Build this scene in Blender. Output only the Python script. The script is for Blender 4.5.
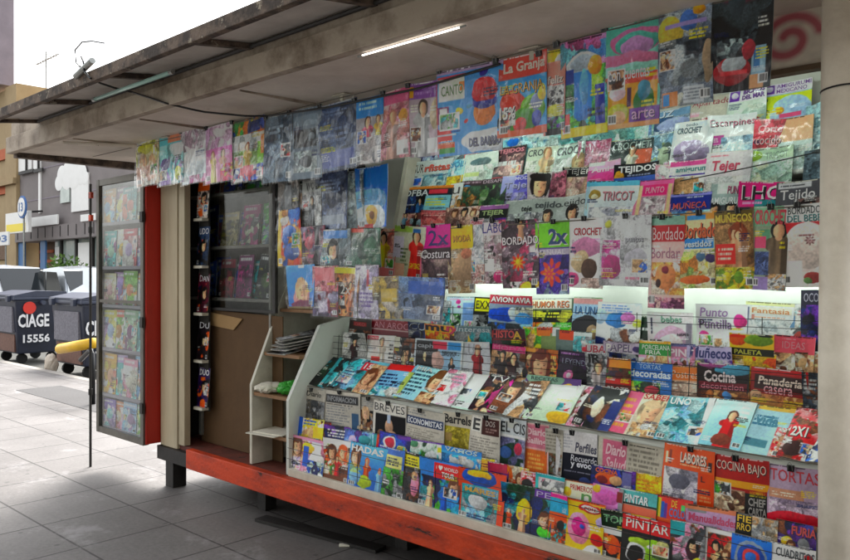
import bpy, bmesh, math, random
import numpy as np
from mathutils import Vector, Matrix
for o in list(bpy.data.objects): bpy.data.objects.remove(o)
S = bpy.context.scene
COL = S.collection
R = math.radians
# ------------------------------------------------------------------ camera
cd = bpy.data.cameras.new('camera'); cam = bpy.data.objects.new('camera', cd); COL.objects.link(cam)
cam.location = (0, 0, 1.6); cam.rotation_euler = (R(90), 0, R(43.22))
cd.sensor_width = 36; cd.lens = 32.82; cd.shift_y = -0.0059; cd.clip_start = .05; cd.clip_end = 600
S.camera = cam
# ------------------------------------------------------------------ light
w = bpy.data.worlds.new('World'); S.world = w; w.use_nodes = True
nt = w.node_tree; bg = nt.nodes['Background']
sky = nt.nodes.new('ShaderNodeTexSky'); sky.sky_type = 'NISHITA'; sky.sun_disc = False
SUN_EL, SUN_ROT = R(50), R(-35)
sky.sun_elevation = SUN_EL; sky.sun_rotation = SUN_ROT; sky.air_density = 1.6; sky.dust_density = 4
hs = nt.nodes.new('ShaderNodeHueSaturation'); hs.inputs['Saturation'].default_value = .22      # thin overcast
nt.links.new(sky.outputs[0], hs.inputs['Color']); nt.links.new(hs.outputs[0], bg.inputs[0])
bg.inputs[1].default_value = .15
sl = bpy.data.lights.new('sun', 'SUN'); sun = bpy.data.objects.new('sun', sl); COL.objects.link(sun)
sl.energy = 1.5; sl.angle = R(25); sl.color = (1, .96, .9)
d = Vector((math.sin(SUN_ROT) * math.cos(SUN_EL), math.cos(SUN_ROT) * math.cos(SUN_EL), math.sin(SUN_EL)))
sun.rotation_euler = d.to_track_quat('Z', 'Y').to_euler()
S.view_settings.view_transform = 'Standard'; S.view_settings.look = 'None'; S.view_settings.gamma = 1
S.view_settings.use_curve_mapping = False
S.view_settings.exposure = 1.82
S.render.engine = 'CYCLES'
S.cycles.max_bounces = 8; S.cycles.transparent_max_bounces = 24; S.cycles.caustics_reflective = False; S.cycles.caustics_refractive = False
# ------------------------------------------------------------------ colour helpers
NAMES = dict(w='f0eee8', k='17171a', n='cfc9bb', r='c8202a', dr='7a1a22', o='e8622a', y='eec42a', g='4a9438', dg='24402e', lg='cfe3d6', t='3f9fa6', lt='bfe0e4',
             b='2b62b8', lb='8fc0e6', nb='1f2c58', p='6b3f98', lp='c3b2dc', m='d0308c', pk='ef9ab4', br='6d4630', tn='c9a27a', sk='dfae8c', gr='8d8f92',
             lgr='c9cccd', dgr='45484c', cr='f0e6cf')
def srgb(c):
    c = NAMES.get(c, c)
    v = np.array([int(c[i:i+2], 16) / 255 for i in (0, 2, 4)])
    return v
def lin(v):
    v = np.asarray(v, float)
    return np.where(v <= .04045, v / 12.92, ((v + .055) / 1.055) ** 2.4)
# ------------------------------------------------------------------ materials
MAT = {}
def mat(name, base, rough=.6, var=None, scale=4, amount=.5, bump=0, bscale=40, metal=0, spots=None, coat=0, detail=6, lo=.35, hi=.7, streak=False, stretch=None):
    """procedural principled: base colour mixed by noise with var, optional worn spots of another colour"""
    m = bpy.data.materials.new(name); m.use_nodes = True; MAT[name] = m
    t = m.node_tree; N = t.nodes; L = t.links; P = N['Principled BSDF']
    P.inputs['Roughness'].default_value = rough; P.inputs['Metallic'].default_value = metal
    P.inputs['Coat Weight'].default_value = coat
    c0 = (*lin(srgb(base)), 1); P.inputs['Base Color'].default_value = c0
    tc = N.new('ShaderNodeTexCoord')
    mp = N.new('ShaderNodeMapping'); L.new(tc.outputs['Object'], mp.inputs[0])
    if streak: mp.inputs['Scale'].default_value = (1, 1, .18)
    if stretch: mp.inputs['Scale'].default_value = stretch
    last = None
    if var:
        n = N.new('ShaderNodeTexNoise'); n.inputs['Scale'].default_value = scale; n.inputs['Detail'].default_value = detail; n.inputs['Roughness'].default_value = .65
        L.new(mp.outputs[0], n.inputs['Vector'])
        r = N.new('ShaderNodeMapRange'); r.inputs[1].default_value = lo; r.inputs[2].default_value = hi; r.inputs[4].default_value = amount
        L.new(n.outputs[0], r.inputs[0])
        x = N.new('ShaderNodeMix'); x.data_type = 'RGBA'; x.inputs[6].default_value = c0; x.inputs[7].default_value = (*lin(srgb(var)), 1)
        L.new(r.outputs[0], x.inputs[0]); last = x.outputs[2]
    if spots:
        n2 = N.new('ShaderNodeTexNoise'); n2.inputs['Scale'].default_value = spots[1]; n2.inputs['Detail'].default_value = 8; n2.inputs['Roughness'].default_value = .7
        L.new(mp.outputs[0], n2.inputs['Vector'])
        r2 = N.new('ShaderNodeMapRange'); r2.inputs[1].default_value = spots[2]; r2.inputs[2].default_value = spots[2] + .05
        L.new(n2.outputs[0], r2.inputs[0])
        x2 = N.new('ShaderNodeMix'); x2.data_type = 'RGBA'; x2.inputs[7].default_value = (*lin(srgb(spots[0])), 1)
        if last: L.new(last, x2.inputs[6])
        else: x2.inputs[6].default_value = c0
        L.new(r2.outputs[0], x2.inputs[0]); last = x2.outputs[2]
    if last: L.new(last, P.inputs['Base Color'])
    if bump:
        nb = N.new('ShaderNodeTexNoise'); nb.inputs['Scale'].default_value = bscale; nb.inputs['Detail'].default_value = 5
        L.new(tc.outputs['Object'], nb.inputs['Vector'])
        bp = N.new('ShaderNodeBump'); bp.inputs['Strength'].default_value = bump; bp.inputs['Distance'].default_value = .01
        L.new(nb.outputs[0], bp.inputs['Height']); L.new(bp.outputs[0], P.inputs['Normal'])
    return m
def emis(name, c, s):
    m = bpy.data.materials.new(name); m.use_nodes = True; MAT[name] = m
    P = m.node_tree.nodes['Principled BSDF']; P.inputs['Base Color'].default_value = (.8, .8, .8, 1)
    P.inputs['Emission Color'].default_value = (*lin(srgb(c)), 1); P.inputs['Emission Strength'].default_value = s
    return m
def printed(name, rough, coat):
    m = bpy.data.materials.new(name); m.use_nodes = True; MAT[name] = m
    t = m.node_tree; P = t.nodes['Principled BSDF']
    a = t.nodes.new('ShaderNodeAttribute'); a.attribute_name = 'Col'
    t.links.new(a.outputs['Color'], P.inputs['Base Color'])
    P.inputs['Specular IOR Level'].default_value = .35; P.inputs['Roughness'].default_value = rough; P.inputs['Coat Weight'].default_value = coat; P.inputs['Coat Roughness'].default_value = .12
    tc = t.nodes.new('ShaderNodeTexCoord'); n = t.nodes.new('ShaderNodeTexNoise'); n.inputs['Scale'].default_value = 14; n.inputs['Detail'].default_value = 3
    t.links.new(tc.outputs['Object'], n.inputs['Vector'])
    b = t.nodes.new('ShaderNodeBump'); b.inputs['Strength'].default_value = .25; b.inputs['Distance'].default_value = .01
    t.links.new(n.outputs[0], b.inputs['Height']); t.links.new(b.outputs[0], P.inputs['Normal'])
    return m
def clear(name, tint, gloss, rough, wr, bscale):
    """thin clear film or glass: see-through with a sharp reflection"""
    m = bpy.data.materials.new(name); m.use_nodes = True; MAT[name] = m
    t = m.node_tree; N = t.nodes; L = t.links
    for x in list(N):
        if x.type == 'BSDF_PRINCIPLED': N.remove(x)
    out = [x for x in N if x.type == 'OUTPUT_MATERIAL'][0]
    tr = N.new('ShaderNodeBsdfTransparent'); tr.inputs[0].default_value = (*lin(srgb(tint)), 1)
    gl = N.new('ShaderNodeBsdfGlossy'); gl.inputs['Roughness'].default_value = rough; gl.inputs[0].default_value = (1, 1, 1, 1)
    fr = N.new('ShaderNodeLayerWeight'); fr.inputs[0].default_value = .5
    pw = N.new('ShaderNodeMath'); pw.operation = 'POWER'; pw.inputs[1].default_value = 4; L.new(fr.outputs['Facing'], pw.inputs[0])
    ma = N.new('ShaderNodeMath'); ma.operation = 'MULTIPLY_ADD'; ma.inputs[1].default_value = .8; ma.inputs[2].default_value = gloss; L.new(pw.outputs[0], ma.inputs[0])
    mx = N.new('ShaderNodeMixShader'); L.new(ma.outputs[0], mx.inputs[0]); L.new(tr.outputs[0], mx.inputs[1]); L.new(gl.outputs[0], mx.inputs[2])
    if wr:
        tc = N.new('ShaderNodeTexCoord'); n = N.new('ShaderNodeTexVoronoi'); n.feature = 'DISTANCE_TO_EDGE'; n.inputs['Scale'].default_value = bscale
        nz = N.new('ShaderNodeTexNoise'); nz.inputs['Scale'].default_value = 5; nz.inputs['Detail'].default_value = 3
        vm = N.new('ShaderNodeVectorMath'); vm.operation = 'MULTIPLY_ADD'; vm.inputs[1].default_value = (.22, .22, .22); L.new(nz.outputs['Color'], vm.inputs[0])
        mp = N.new('ShaderNodeMapping'); mp.inputs['Scale'].default_value = (1.8, 1, .6); mp.inputs['Rotation'].default_value = (0, .35, 0)
        L.new(tc.outputs['Object'], mp.inputs[0]); L.new(mp.outputs[0], nz.inputs['Vector']); L.new(mp.outputs[0], vm.inputs[2]); L.new(vm.outputs[0], n.inputs['Vector'])
        b = N.new('ShaderNodeBump'); b.inputs['Strength'].default_value = wr; b.inputs['Distance'].default_value = .02
        L.new(n.outputs['Distance'], b.inputs['Height']); L.new(b.outputs[0], gl.inputs['Normal']); L.new(b.outputs[0], fr.inputs['Normal'])
    L.new(mx.outputs[0], out.inputs[0])
    return m
printed('glossy_print', .42, .12); printed('newsprint', .9, 0); printed('soft_print', .55, .1)
clear('plastic_film', 'fafcfd', .03, .08, .5, 8)
clear('window_glass', 'f0f2f2', .025, .03, .05, 4)
clear('tinted_glass', 'eceeee', .01, .03, .05, 4)
mat('cream_paint', 'cbbd9f', .5, '6a5a44', 3, .6, .15, 30, spots=('4a3a2a', 9, .68), streak=True)
mat('post_paint', 'efe6d6', .45, 'a89a86', 5, .5, .1, 60, spots=('4a4038', 14, .72))
mat('brown_trim', '6e5a44', .7, '3a2c20', 6, .7, .2, 50)
mat('red_paint', 'd04010', .55, '7e2010', 9, .6, .35, 40, spots=('2c1610', 9, .6), stretch=(.4, 1, 1.3), lo=.42, hi=.6)
mat('red_panel', 'bc2210', .45, '7a140a', 3, .6, .1, 40, spots=('1c0c0a', 2.6, .66), streak=True)
mat('worn_deck', '7a3a2c', .7, '2c1c18', 4, .8, .3, 40, spots=('3a2a24', 11, .58))
mat('dark_steel', '2a2624', .6, '141210', 8, .7, .2, 60)
mat('rusty_edge', '66564a', .8, '2a201a', 9, .9, .4, 50, spots=('8e8474', 15, .6), lo=.42, hi=.58)
mat('beam_paint', 'aa9c8c', .7, '6a5a4a', 4, .85, .25, 40, spots=('3e2c20', 11, .66), lo=.42, hi=.6)
mat('soffit_paint', 'ded4c8', .7, 'ac9e90', 1.6, .8, .15, 30, spots=('5e4a3c', 6, .66))
mat('flap_sheet', 'd0cac4', .55, '8e8680', 2, .8, .1, 30, spots=('5a4a3e', 5, .68))
mat('white_board', 'd2d4cc', .5, 'aeb2a6', 4, .4)
mat('pale_board', 'a6a2ac', .5, '86828c', 4, .4)
mat('grubby_white', 'd6d2c2', .5, '9a917e', 5, .6, .1, 40, spots=('6a5c48', 18, .7))
mat('raw_wood', '9a7350', .7, '5e4228', 9, .6, .2, 60)
mat('door_metal', '6c6860', .45, '48443e', 10, .6, metal=.4)
mat('aluminium', '9a9c98', .4, '6a6c6a', 12, .5, metal=.6)
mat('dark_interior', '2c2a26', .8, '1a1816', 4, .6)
mat('cardboard', '5e4428', .85, '48321c', 6, .5, .15, 30)
mat('light_cardboard', 'a58458', .85, '8a6a44', 6, .5)
mat('cord', '6a6258', .8); mat('black_rubber', '141414', .5); mat('black_metal', '1a1a1c', .35, metal=.3)
mat('tube_glass', 'a9cfc6', .15); mat('paper', 'e4dfd0', .8, 'bfb7a4', 8, .4); mat('grey_board', 'a29e96', .8, '504c46', 6, .6)
mat('green_bag', '3fae3a', .35, '2c7f2c', 8, .5)
emis('lit_tube', 'eefff8', 9); emis('gap_glow', 'fff8ec', 2); emis('lit_header_tube', 'eefff8', 3.4)
# ------------------------------------------------------------------ mesh helpers
def link(name, me, parent=None, m=None):
    o = bpy.data.objects.new(name, me); COL.objects.link(o)
    if m: me.materials.append(MAT[m] if isinstance(m, str) else m)
    if parent: o.parent = parent
    return o
def tag(o, label, cat, group=None, kind=None):
    if label: o['label'] = label
    if cat: o['category'] = cat
    if group: o['group'] = group
    if kind: o['kind'] = kind
    return o
def empty(name, loc, label, cat, group=None, rz=0):
    o = bpy.data.objects.new(name, None); COL.objects.link(o); o.location = loc; o.rotation_euler = (0, 0, rz); o.empty_display_size = .1
    return tag(o, label, cat, group)
class B:
    """collects solids into one mesh"""
    def __init__(s): s.bm = bmesh.new()
    def box(s, x0, x1, y0, y1, z0, z1, bev=0):
        r = bmesh.ops.create_cube(s.bm, size=1)
        for v in r['verts']: v.co = Vector(((x0+x1)/2 + v.co.x*(x1-x0), (y0+y1)/2 + v.co.y*(y1-y0), (z0+z1)/2 + v.co.z*(z1-z0)))
        if bev:
            es = list({e for v in r['verts'] for e in v.link_edges})
            bmesh.ops.bevel(s.bm, geom=es, offset=bev, segments=2, affect='EDGES', profile=.6)
        return s
    def prism(s, pts, axis, a0, a1):
        """polygon pts in the two other axes, extruded along axis from a0 to a1"""
        def mk(p, a):
            return {'x': (a, p[0], p[1]), 'y': (p[0], a, p[1]), 'z': (p[0], p[1], a)}[axis]
        A = [s.bm.verts.new(mk(p, a0)) for p in pts]; C = [s.bm.verts.new(mk(p, a1)) for p in pts]
        n = len(pts); s.bm.faces.new(A); s.bm.faces.new(C[::-1])
        for i in range(n): s.bm.faces.new((A[i], C[i], C[(i+1) % n], A[(i+1) % n]))
        return s
    def tube(s, pts, r, seg=8, caps=True):
        pts = [Vector(p) for p in pts]; rings = []
        for i, p in enumerate(pts):
            t = (pts[min(i+1, len(pts)-1)] - pts[max(i-1, 0)]).normalized()
            u = t.cross(Vector((0, 0, 1)));
            if u.length < .05: u = t.cross(Vector((1, 0, 0)))
            u.normalize(); v = t.cross(u)
            rr = r[i] if isinstance(r, (list, tuple)) else r
            rings.append([s.bm.verts.new(p + rr*(math.cos(2*math.pi*k/seg)*u + math.sin(2*math.pi*k/seg)*v)) for k in range(seg)])
        for a, c in zip(rings, rings[1:]):
            for k in range(seg): s.bm.faces.new((a[k], a[(k+1) % seg], c[(k+1) % seg], c[k]))
        if caps: s.bm.faces.new(rings[0][::-1]); s.bm.faces.new(rings[-1])
        return s
    def ell(s, c, rx, ry, rz, sub=2):
        r = bmesh.ops.create_icosphere(s.bm, subdivisions=sub, radius=1)
        for v in r['verts']: v.co = Vector((c[0]+v.co.x*rx, c[1]+v.co.y*ry, c[2]+v.co.z*rz))
        return s
    def out(s, name, m, parent=None, smooth=False):
        bmesh.ops.recalc_face_normals(s.bm, faces=s.bm.faces)
        me = bpy.data.meshes.new(name); s.bm.to_mesh(me); s.bm.free()
        if smooth:
            for p in me.polygons: p.use_smooth = True
        return link(name, me, parent, m)
def grid_mesh(name, V, F, Cc=None, smooth=True):
    """V (n,3), F (m,4) quads"""
    me = bpy.data.meshes.new(name); n = len(V); m = len(F)
    me.vertices.add(n); me.vertices.foreach_set('co', np.ascontiguousarray(V, dtype=np.float32).ravel())
    me.loops.add(m*4); me.loops.foreach_set('vertex_index', np.ascontiguousarray(F, dtype=np.int32).ravel())
    me.polygons.add(m); me.polygons.foreach_set('loop_start', np.arange(0, m*4, 4, dtype=np.int32)); me.polygons.foreach_set('loop_total', np.full(m, 4, dtype=np.int32))
    if smooth: me.polygons.foreach_set('use_smooth', np.ones(m, dtype=bool))
    me.update(calc_edges=True)
    if Cc is not None:
        a = me.color_attributes.new('Col', 'FLOAT_COLOR', 'POINT')
        q = np.ones((n, 4), dtype=np.float32); q[:, :3] = Cc; a.data.foreach_set('color', q.ravel())
    return me
# ------------------------------------------------------------------ printed artwork: drawn into a colour grid
def vnoise(rng, nx, ny, h, w_, U, V):
    g = rng.random((ny+2, nx+2)); x = U*nx; y = V*ny
    i = np.clip(x.astype(int), 0, nx); j = np.clip(y.astype(int), 0, ny); fx = x-i; fy = y-j
    fx = fx*fx*(3-2*fx); fy = fy*fy*(3-2*fy)
    return (g[j, i]*(1-fx)+g[j, i+1]*fx)*(1-fy)+(g[j+1, i]*(1-fx)+g[j+1, i+1]*fx)*fy
def paint(Wd, Ht, nx, ny, base, ops, seed, contrast=True):
    rng = np.random.default_rng(seed)
    W2, H2 = nx*2, ny*2
    U, V = np.meshgrid((np.arange(W2)+.5)/W2, (np.arange(H2)+.5)/H2)
    img = np.empty((H2, W2, 3)); img[:] = srgb(base); asp = Wd/Ht; texts = []
    wa = .05 if contrast else .02
    Uw = U+wa*(vnoise(rng, 4, 6, H2, W2, U, V)-.5)+wa*.5*(vnoise(rng, 11, 15, H2, W2, U, V)-.5); Vw = V+wa*asp*(vnoise(rng, 4, 6, H2, W2, U, V)-.5)+wa*.5*asp*(vnoise(rng, 11, 15, H2, W2, U, V)-.5)
    tex = vnoise(rng, int(nx*.3)+2, int(ny*.3)+2, H2, W2, U, V)
    def put(mask, c): img[mask] = srgb(c)
    def ell(u, v, a, b_): return ((Uw-u)/a)**2+((Vw-v)/b_)**2 < 1
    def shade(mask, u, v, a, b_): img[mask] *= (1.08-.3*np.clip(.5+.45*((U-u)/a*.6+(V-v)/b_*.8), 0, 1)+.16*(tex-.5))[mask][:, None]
    def person(u, v, h, shirt, hair):
        r = h*.125; ru = r/asp*.8
        put(((abs(U-u) < ru*1.0*(1+1.2*np.clip((V-v-1.6*r)/h, 0, 1))) & (V > v+1.5*r) & (V < v+h)) | ell(u, v+2.7*r, ru*2.1, r*1.0), shirt)
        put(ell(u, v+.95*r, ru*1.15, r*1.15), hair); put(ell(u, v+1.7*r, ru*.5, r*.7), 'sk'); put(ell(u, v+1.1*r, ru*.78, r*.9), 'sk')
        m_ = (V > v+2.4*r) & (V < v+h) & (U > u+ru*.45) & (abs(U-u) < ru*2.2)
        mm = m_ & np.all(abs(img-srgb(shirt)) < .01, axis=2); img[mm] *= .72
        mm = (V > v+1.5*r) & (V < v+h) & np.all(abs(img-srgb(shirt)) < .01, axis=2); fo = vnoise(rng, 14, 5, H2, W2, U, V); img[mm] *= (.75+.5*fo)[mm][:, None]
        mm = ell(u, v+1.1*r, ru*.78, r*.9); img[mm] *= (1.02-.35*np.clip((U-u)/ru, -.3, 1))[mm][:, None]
    def face(u, v, r, hair):
        rv = r*asp*1.25
        put(ell(u, v-.12*rv, r*1.2, rv*1.12), hair); put(ell(u, v+.1*rv, r*.78, rv*.86), 'sk')
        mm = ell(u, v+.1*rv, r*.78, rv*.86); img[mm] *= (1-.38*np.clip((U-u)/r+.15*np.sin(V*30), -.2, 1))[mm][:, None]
        if r*nx > 7:
            for s_ in (-1, 1): put(ell(u+s_*r*.32, v-.02*rv, r*.1, rv*.04), '4a3028'); put(ell(u+s_*r*.32, v-.14*rv, r*.18, rv*.022), '8a6450')
            put(ell(u+.06*r, v+.22*rv, r*.1, rv*.06), 'b07a60'); put(ell(u, v+.52*rv, r*.2, rv*.05), 'b0605a')
        hm = np.all(abs(img-srgb(hair)) < .004, axis=2); st = vnoise(rng, 26, 5, H2, W2, U, V); img[hm] *= (.6+.75*st)[hm][:, None]
        put(ell(u-.25*r, v-.72*rv, r*.7, rv*.34), hair); put(ell(u+.8*r, v+.2*rv, r*.22, rv*.8), hair)
    if contrast and Ht > .17 and Wd > .08:            # cover lines, inset pictures and a bar code, as on any magazine
        r2 = random.Random(seed+7); ex = []
        for q in range(r2.choice((2, 3, 4))):
            w_ = r2.uniform(.18, .42); a_ = r2.choice((.05, .95-w_)); v_ = r2.uniform(.24, .82)
            ex.append('l %.2f %.2f %.2f %.2f %s %d' % (a_, v_, a_+w_, v_+r2.choice((.05, .08, .11)), r2.choice(('w', 'w', 'y', 'k', 'cr', 'nb')), r2.choice((2, 3, 4))))
        if r2.random() < .45:
            a_ = r2.choice((.04, .62)); v_ = r2.uniform(.4, .72); ex.append('r %.2f %.2f %.2f %.2f w; n %.2f %.2f %.2f %.2f %s,sk,%s,lgr 3' % (a_, v_, a_+.32, v_+.2, a_+.02, v_+.012, a_+.3, v_+.188, r2.choice(('br', 'g', 'b', 'r')), r2.choice(('tn', 't', 'pk', 'dgr'))))
        a_ = r2.choice((.04, .78)); ex.append('r %.2f .86 %.2f .95 w; bar %.2f .87 %.2f .935' % (a_, a_+.17, a_+.015, a_+.155))
        ex.append('l .06 %.3f .94 %.3f %s 1' % (r2.uniform(.0, .01), .03, r2.choice(('w', 'k', 'cr'))))
        ops = ops+'; '+'; '.join(ex)
    for op in ops.split(';'):
        t = op.split()
        if not t: continue
        k = t[0]
        if k == 'T': texts.append((t[1].replace('_', ' '), *map(float, t[2:6]), t[6])); continue
        if k == 'g':
            f = V[..., None]; img[:] = srgb(t[1])*(1-f)+srgb(t[2])*f
        elif k == 'r':
            a, b_, c_, d_ = map(float, t[1:5]); put((U >= a) & (U <= c_) & (V >= b_) & (V <= d_), t[5])
        elif k == 'bar':
            a, b_, c_, d_ = map(float, t[1:5]); put((U >= a) & (U <= c_) & (V >= b_) & (V <= d_) & (np.sin((U-a)/(c_-a)*60+2*np.sin((U-a)/(c_-a)*23)) > 0), 'k')
        elif k == 'e':
            q_ = tuple(map(float, t[1:5])); mk_ = ell(*q_); put(mk_, t[5]); shade(mk_, *q_)
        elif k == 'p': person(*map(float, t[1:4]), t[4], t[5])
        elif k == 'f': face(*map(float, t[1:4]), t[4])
        elif k == 'fl':
            u, v, r = map(float, t[1:4]); A = np.arctan2((V-v)/asp, U-u); D = np.hypot(U-u, (V-v)/asp)
            put(D < r*(.78+.22*np.cos(A*8)), t[4]); put(D < r*(.5+.2*np.cos(A*8+3.14)), t[5]); put(D < r*.16, t[4])
        elif k == 'l':
            a, b_, c_, d_ = map(float, t[1:5]); n = int(t[6]); ins = (U >= a) & (U <= c_) & (V >= b_) & (V < d_)
            ph = (V-b_)/(d_-b_)*n; ln = np.clip(ph.astype(int), 0, n-1); fr = ph-ln
            nseg = 40; wd = rng.random((n, nseg)) > .22; en = .7+.3*rng.random(n)
            uu = np.clip(((U-a)/(c_-a)*nseg).astype(int), 0, nseg-1)
            put(ins & (fr > .2) & (fr < .72) & wd[ln, uu] & ((U-a)/(c_-a) < en[ln]), t[5])
        elif k == 'n':
            a, b_, c_, d_ = map(float, t[1:5]); cs = np.array([srgb(x) for x in t[5].split(',')]); sc = float(t[6])
            ins = (U >= a) & (U <= c_) & (V >= b_) & (V <= d_)
            if not ins.any(): continue
            # a loose photograph: soft ground tone, then overlapping shaded objects, then grain
            u_ = (Uw[ins]-a)/max(c_-a, 1e-3); v_ = (Vw[ins]-b_)/max(d_-b_, 1e-3); asp2 = (c_-a)/max(d_-b_, 1e-3)*asp
            lowf = (vnoise(rng, 3, 3, H2, W2, U, V)[ins]*.9+.35*vnoise(rng, 7, 9, H2, W2, U, V)[ins])
            f = np.clip(lowf*1.3-.35+.3*(v_-.5), 0, 1)[:, None]
            px_ = cs[0]*(1-f)+cs[min(1, len(cs)-1)]*f
            for q in range(int(16+sc*16)):
                col = cs[rng.integers(len(cs))]*rng.uniform(.78, 1.18); ang = rng.uniform(0, 3.14); r1 = rng.choice((.22, .35, .55, 1.1))*rng.uniform(.6, 1)/sc*1.2; r2 = r1*rng.uniform(.3, 1)
                du = (u_-rng.random())*1.0; dv = (v_-rng.random())/asp2 if asp2 > 0 else v_
                p_ = (du*math.cos(ang)+dv*math.sin(ang))/r1; s_ = (-du*math.sin(ang)+dv*math.cos(ang))/r2
                k_ = rng.integers(3)
                dd = p_*p_+s_*s_ if k_ < 2 else np.maximum(abs(p_), abs(s_))**2
                al = np.clip((1-dd)*rng.choice((2.5, 6, 12)), 0, 1)[:, None]
                sh = (1.08-.32*np.clip(.5+.5*(p_*.6+s_*.8), 0, 1)+.12*np.clip(1-dd*2, 0, 1))[:, None]
                px_ = px_*(1-al)+np.clip(col*sh, 0, 1)*al
            gr_ = vnoise(rng, int(nx*.45)+2, int(ny*.45)+2, H2, W2, U, V)[ins][:, None]
            hf = rng.random((H2//2+1, W2//2+1)).repeat(2, 0).repeat(2, 1)[:H2, :W2][ins][:, None]
            img[ins] = px_*(.72+.34*gr_+.24*hf)
    img = img*(.88+.14*vnoise(rng, 3, 4, H2, W2, U, V)+.1*vnoise(rng, int(nx*.4)+2, int(ny*.4)+2, H2, W2, U, V))[..., None]
    if contrast:
        g_ = img.mean(2, keepdims=True); img = g_+(img-g_)*1.14; img = .46+(img-.46)*1.24
    img = np.clip(img, .02, .93)
    img = img.reshape(ny, 2, nx, 2, 3).mean((1, 3))
    return lin(img), texts
# ------------------------------------------------------------------ lettering
LET = {}
def letters(txt, bold=.012):
    k = (txt, bold)
    if k not in LET:
        c = bpy.data.curves.new('lettering', 'FONT'); c.body = txt; c.resolution_u = 2; c.offset = bold; c.fill_mode = 'FRONT'
        o = bpy.data.objects.new('lettering', c); COL.objects.link(o)
        me = bpy.data.meshes.new_from_object(o); COL.objects.unlink(o); bpy.data.objects.remove(o); bpy.data.curves.remove(c)
        n = len(me.vertices); co = np.empty(n*3, dtype=np.float32); me.vertices.foreach_get('co', co); co = co.reshape(-1, 3)
        fs = [tuple(p.vertices) for p in me.polygons]; bpy.data.meshes.remove(me)
        if n:
            lo, hi = co.min(0), co.max(0); co = (co-lo)/np.maximum(hi-lo, 1e-5)
        LET[k] = (co, fs)
    return LET[k]
INK = {}
def ink(c):
    h = NAMES.get(c, c)
    if h not in INK:
        INK[h] = mat('printing_ink_'+h, h, .4)
    return INK[h]
def flat_text(txt, x0, x1, z0, z1, y, c, parent, name='lettering', bold=.012, axis='y', slant=0):
    """flat letters in the xz plane facing -y (or the yz plane facing +x)"""
    co, fs = letters(txt, bold)
    V = [((x0+p[0]*(x1-x0)+slant*p[1]*(z1-z0)), y, z0+p[1]*(z1-z0)) for p in co]
    if axis == 'x': V = [(p[1], p[0], p[2]) for p in V]
    me = bpy.data.meshes.new(name); me.from_pydata(V, [], fs)
    return link(name, me, parent, ink(c))
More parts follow.
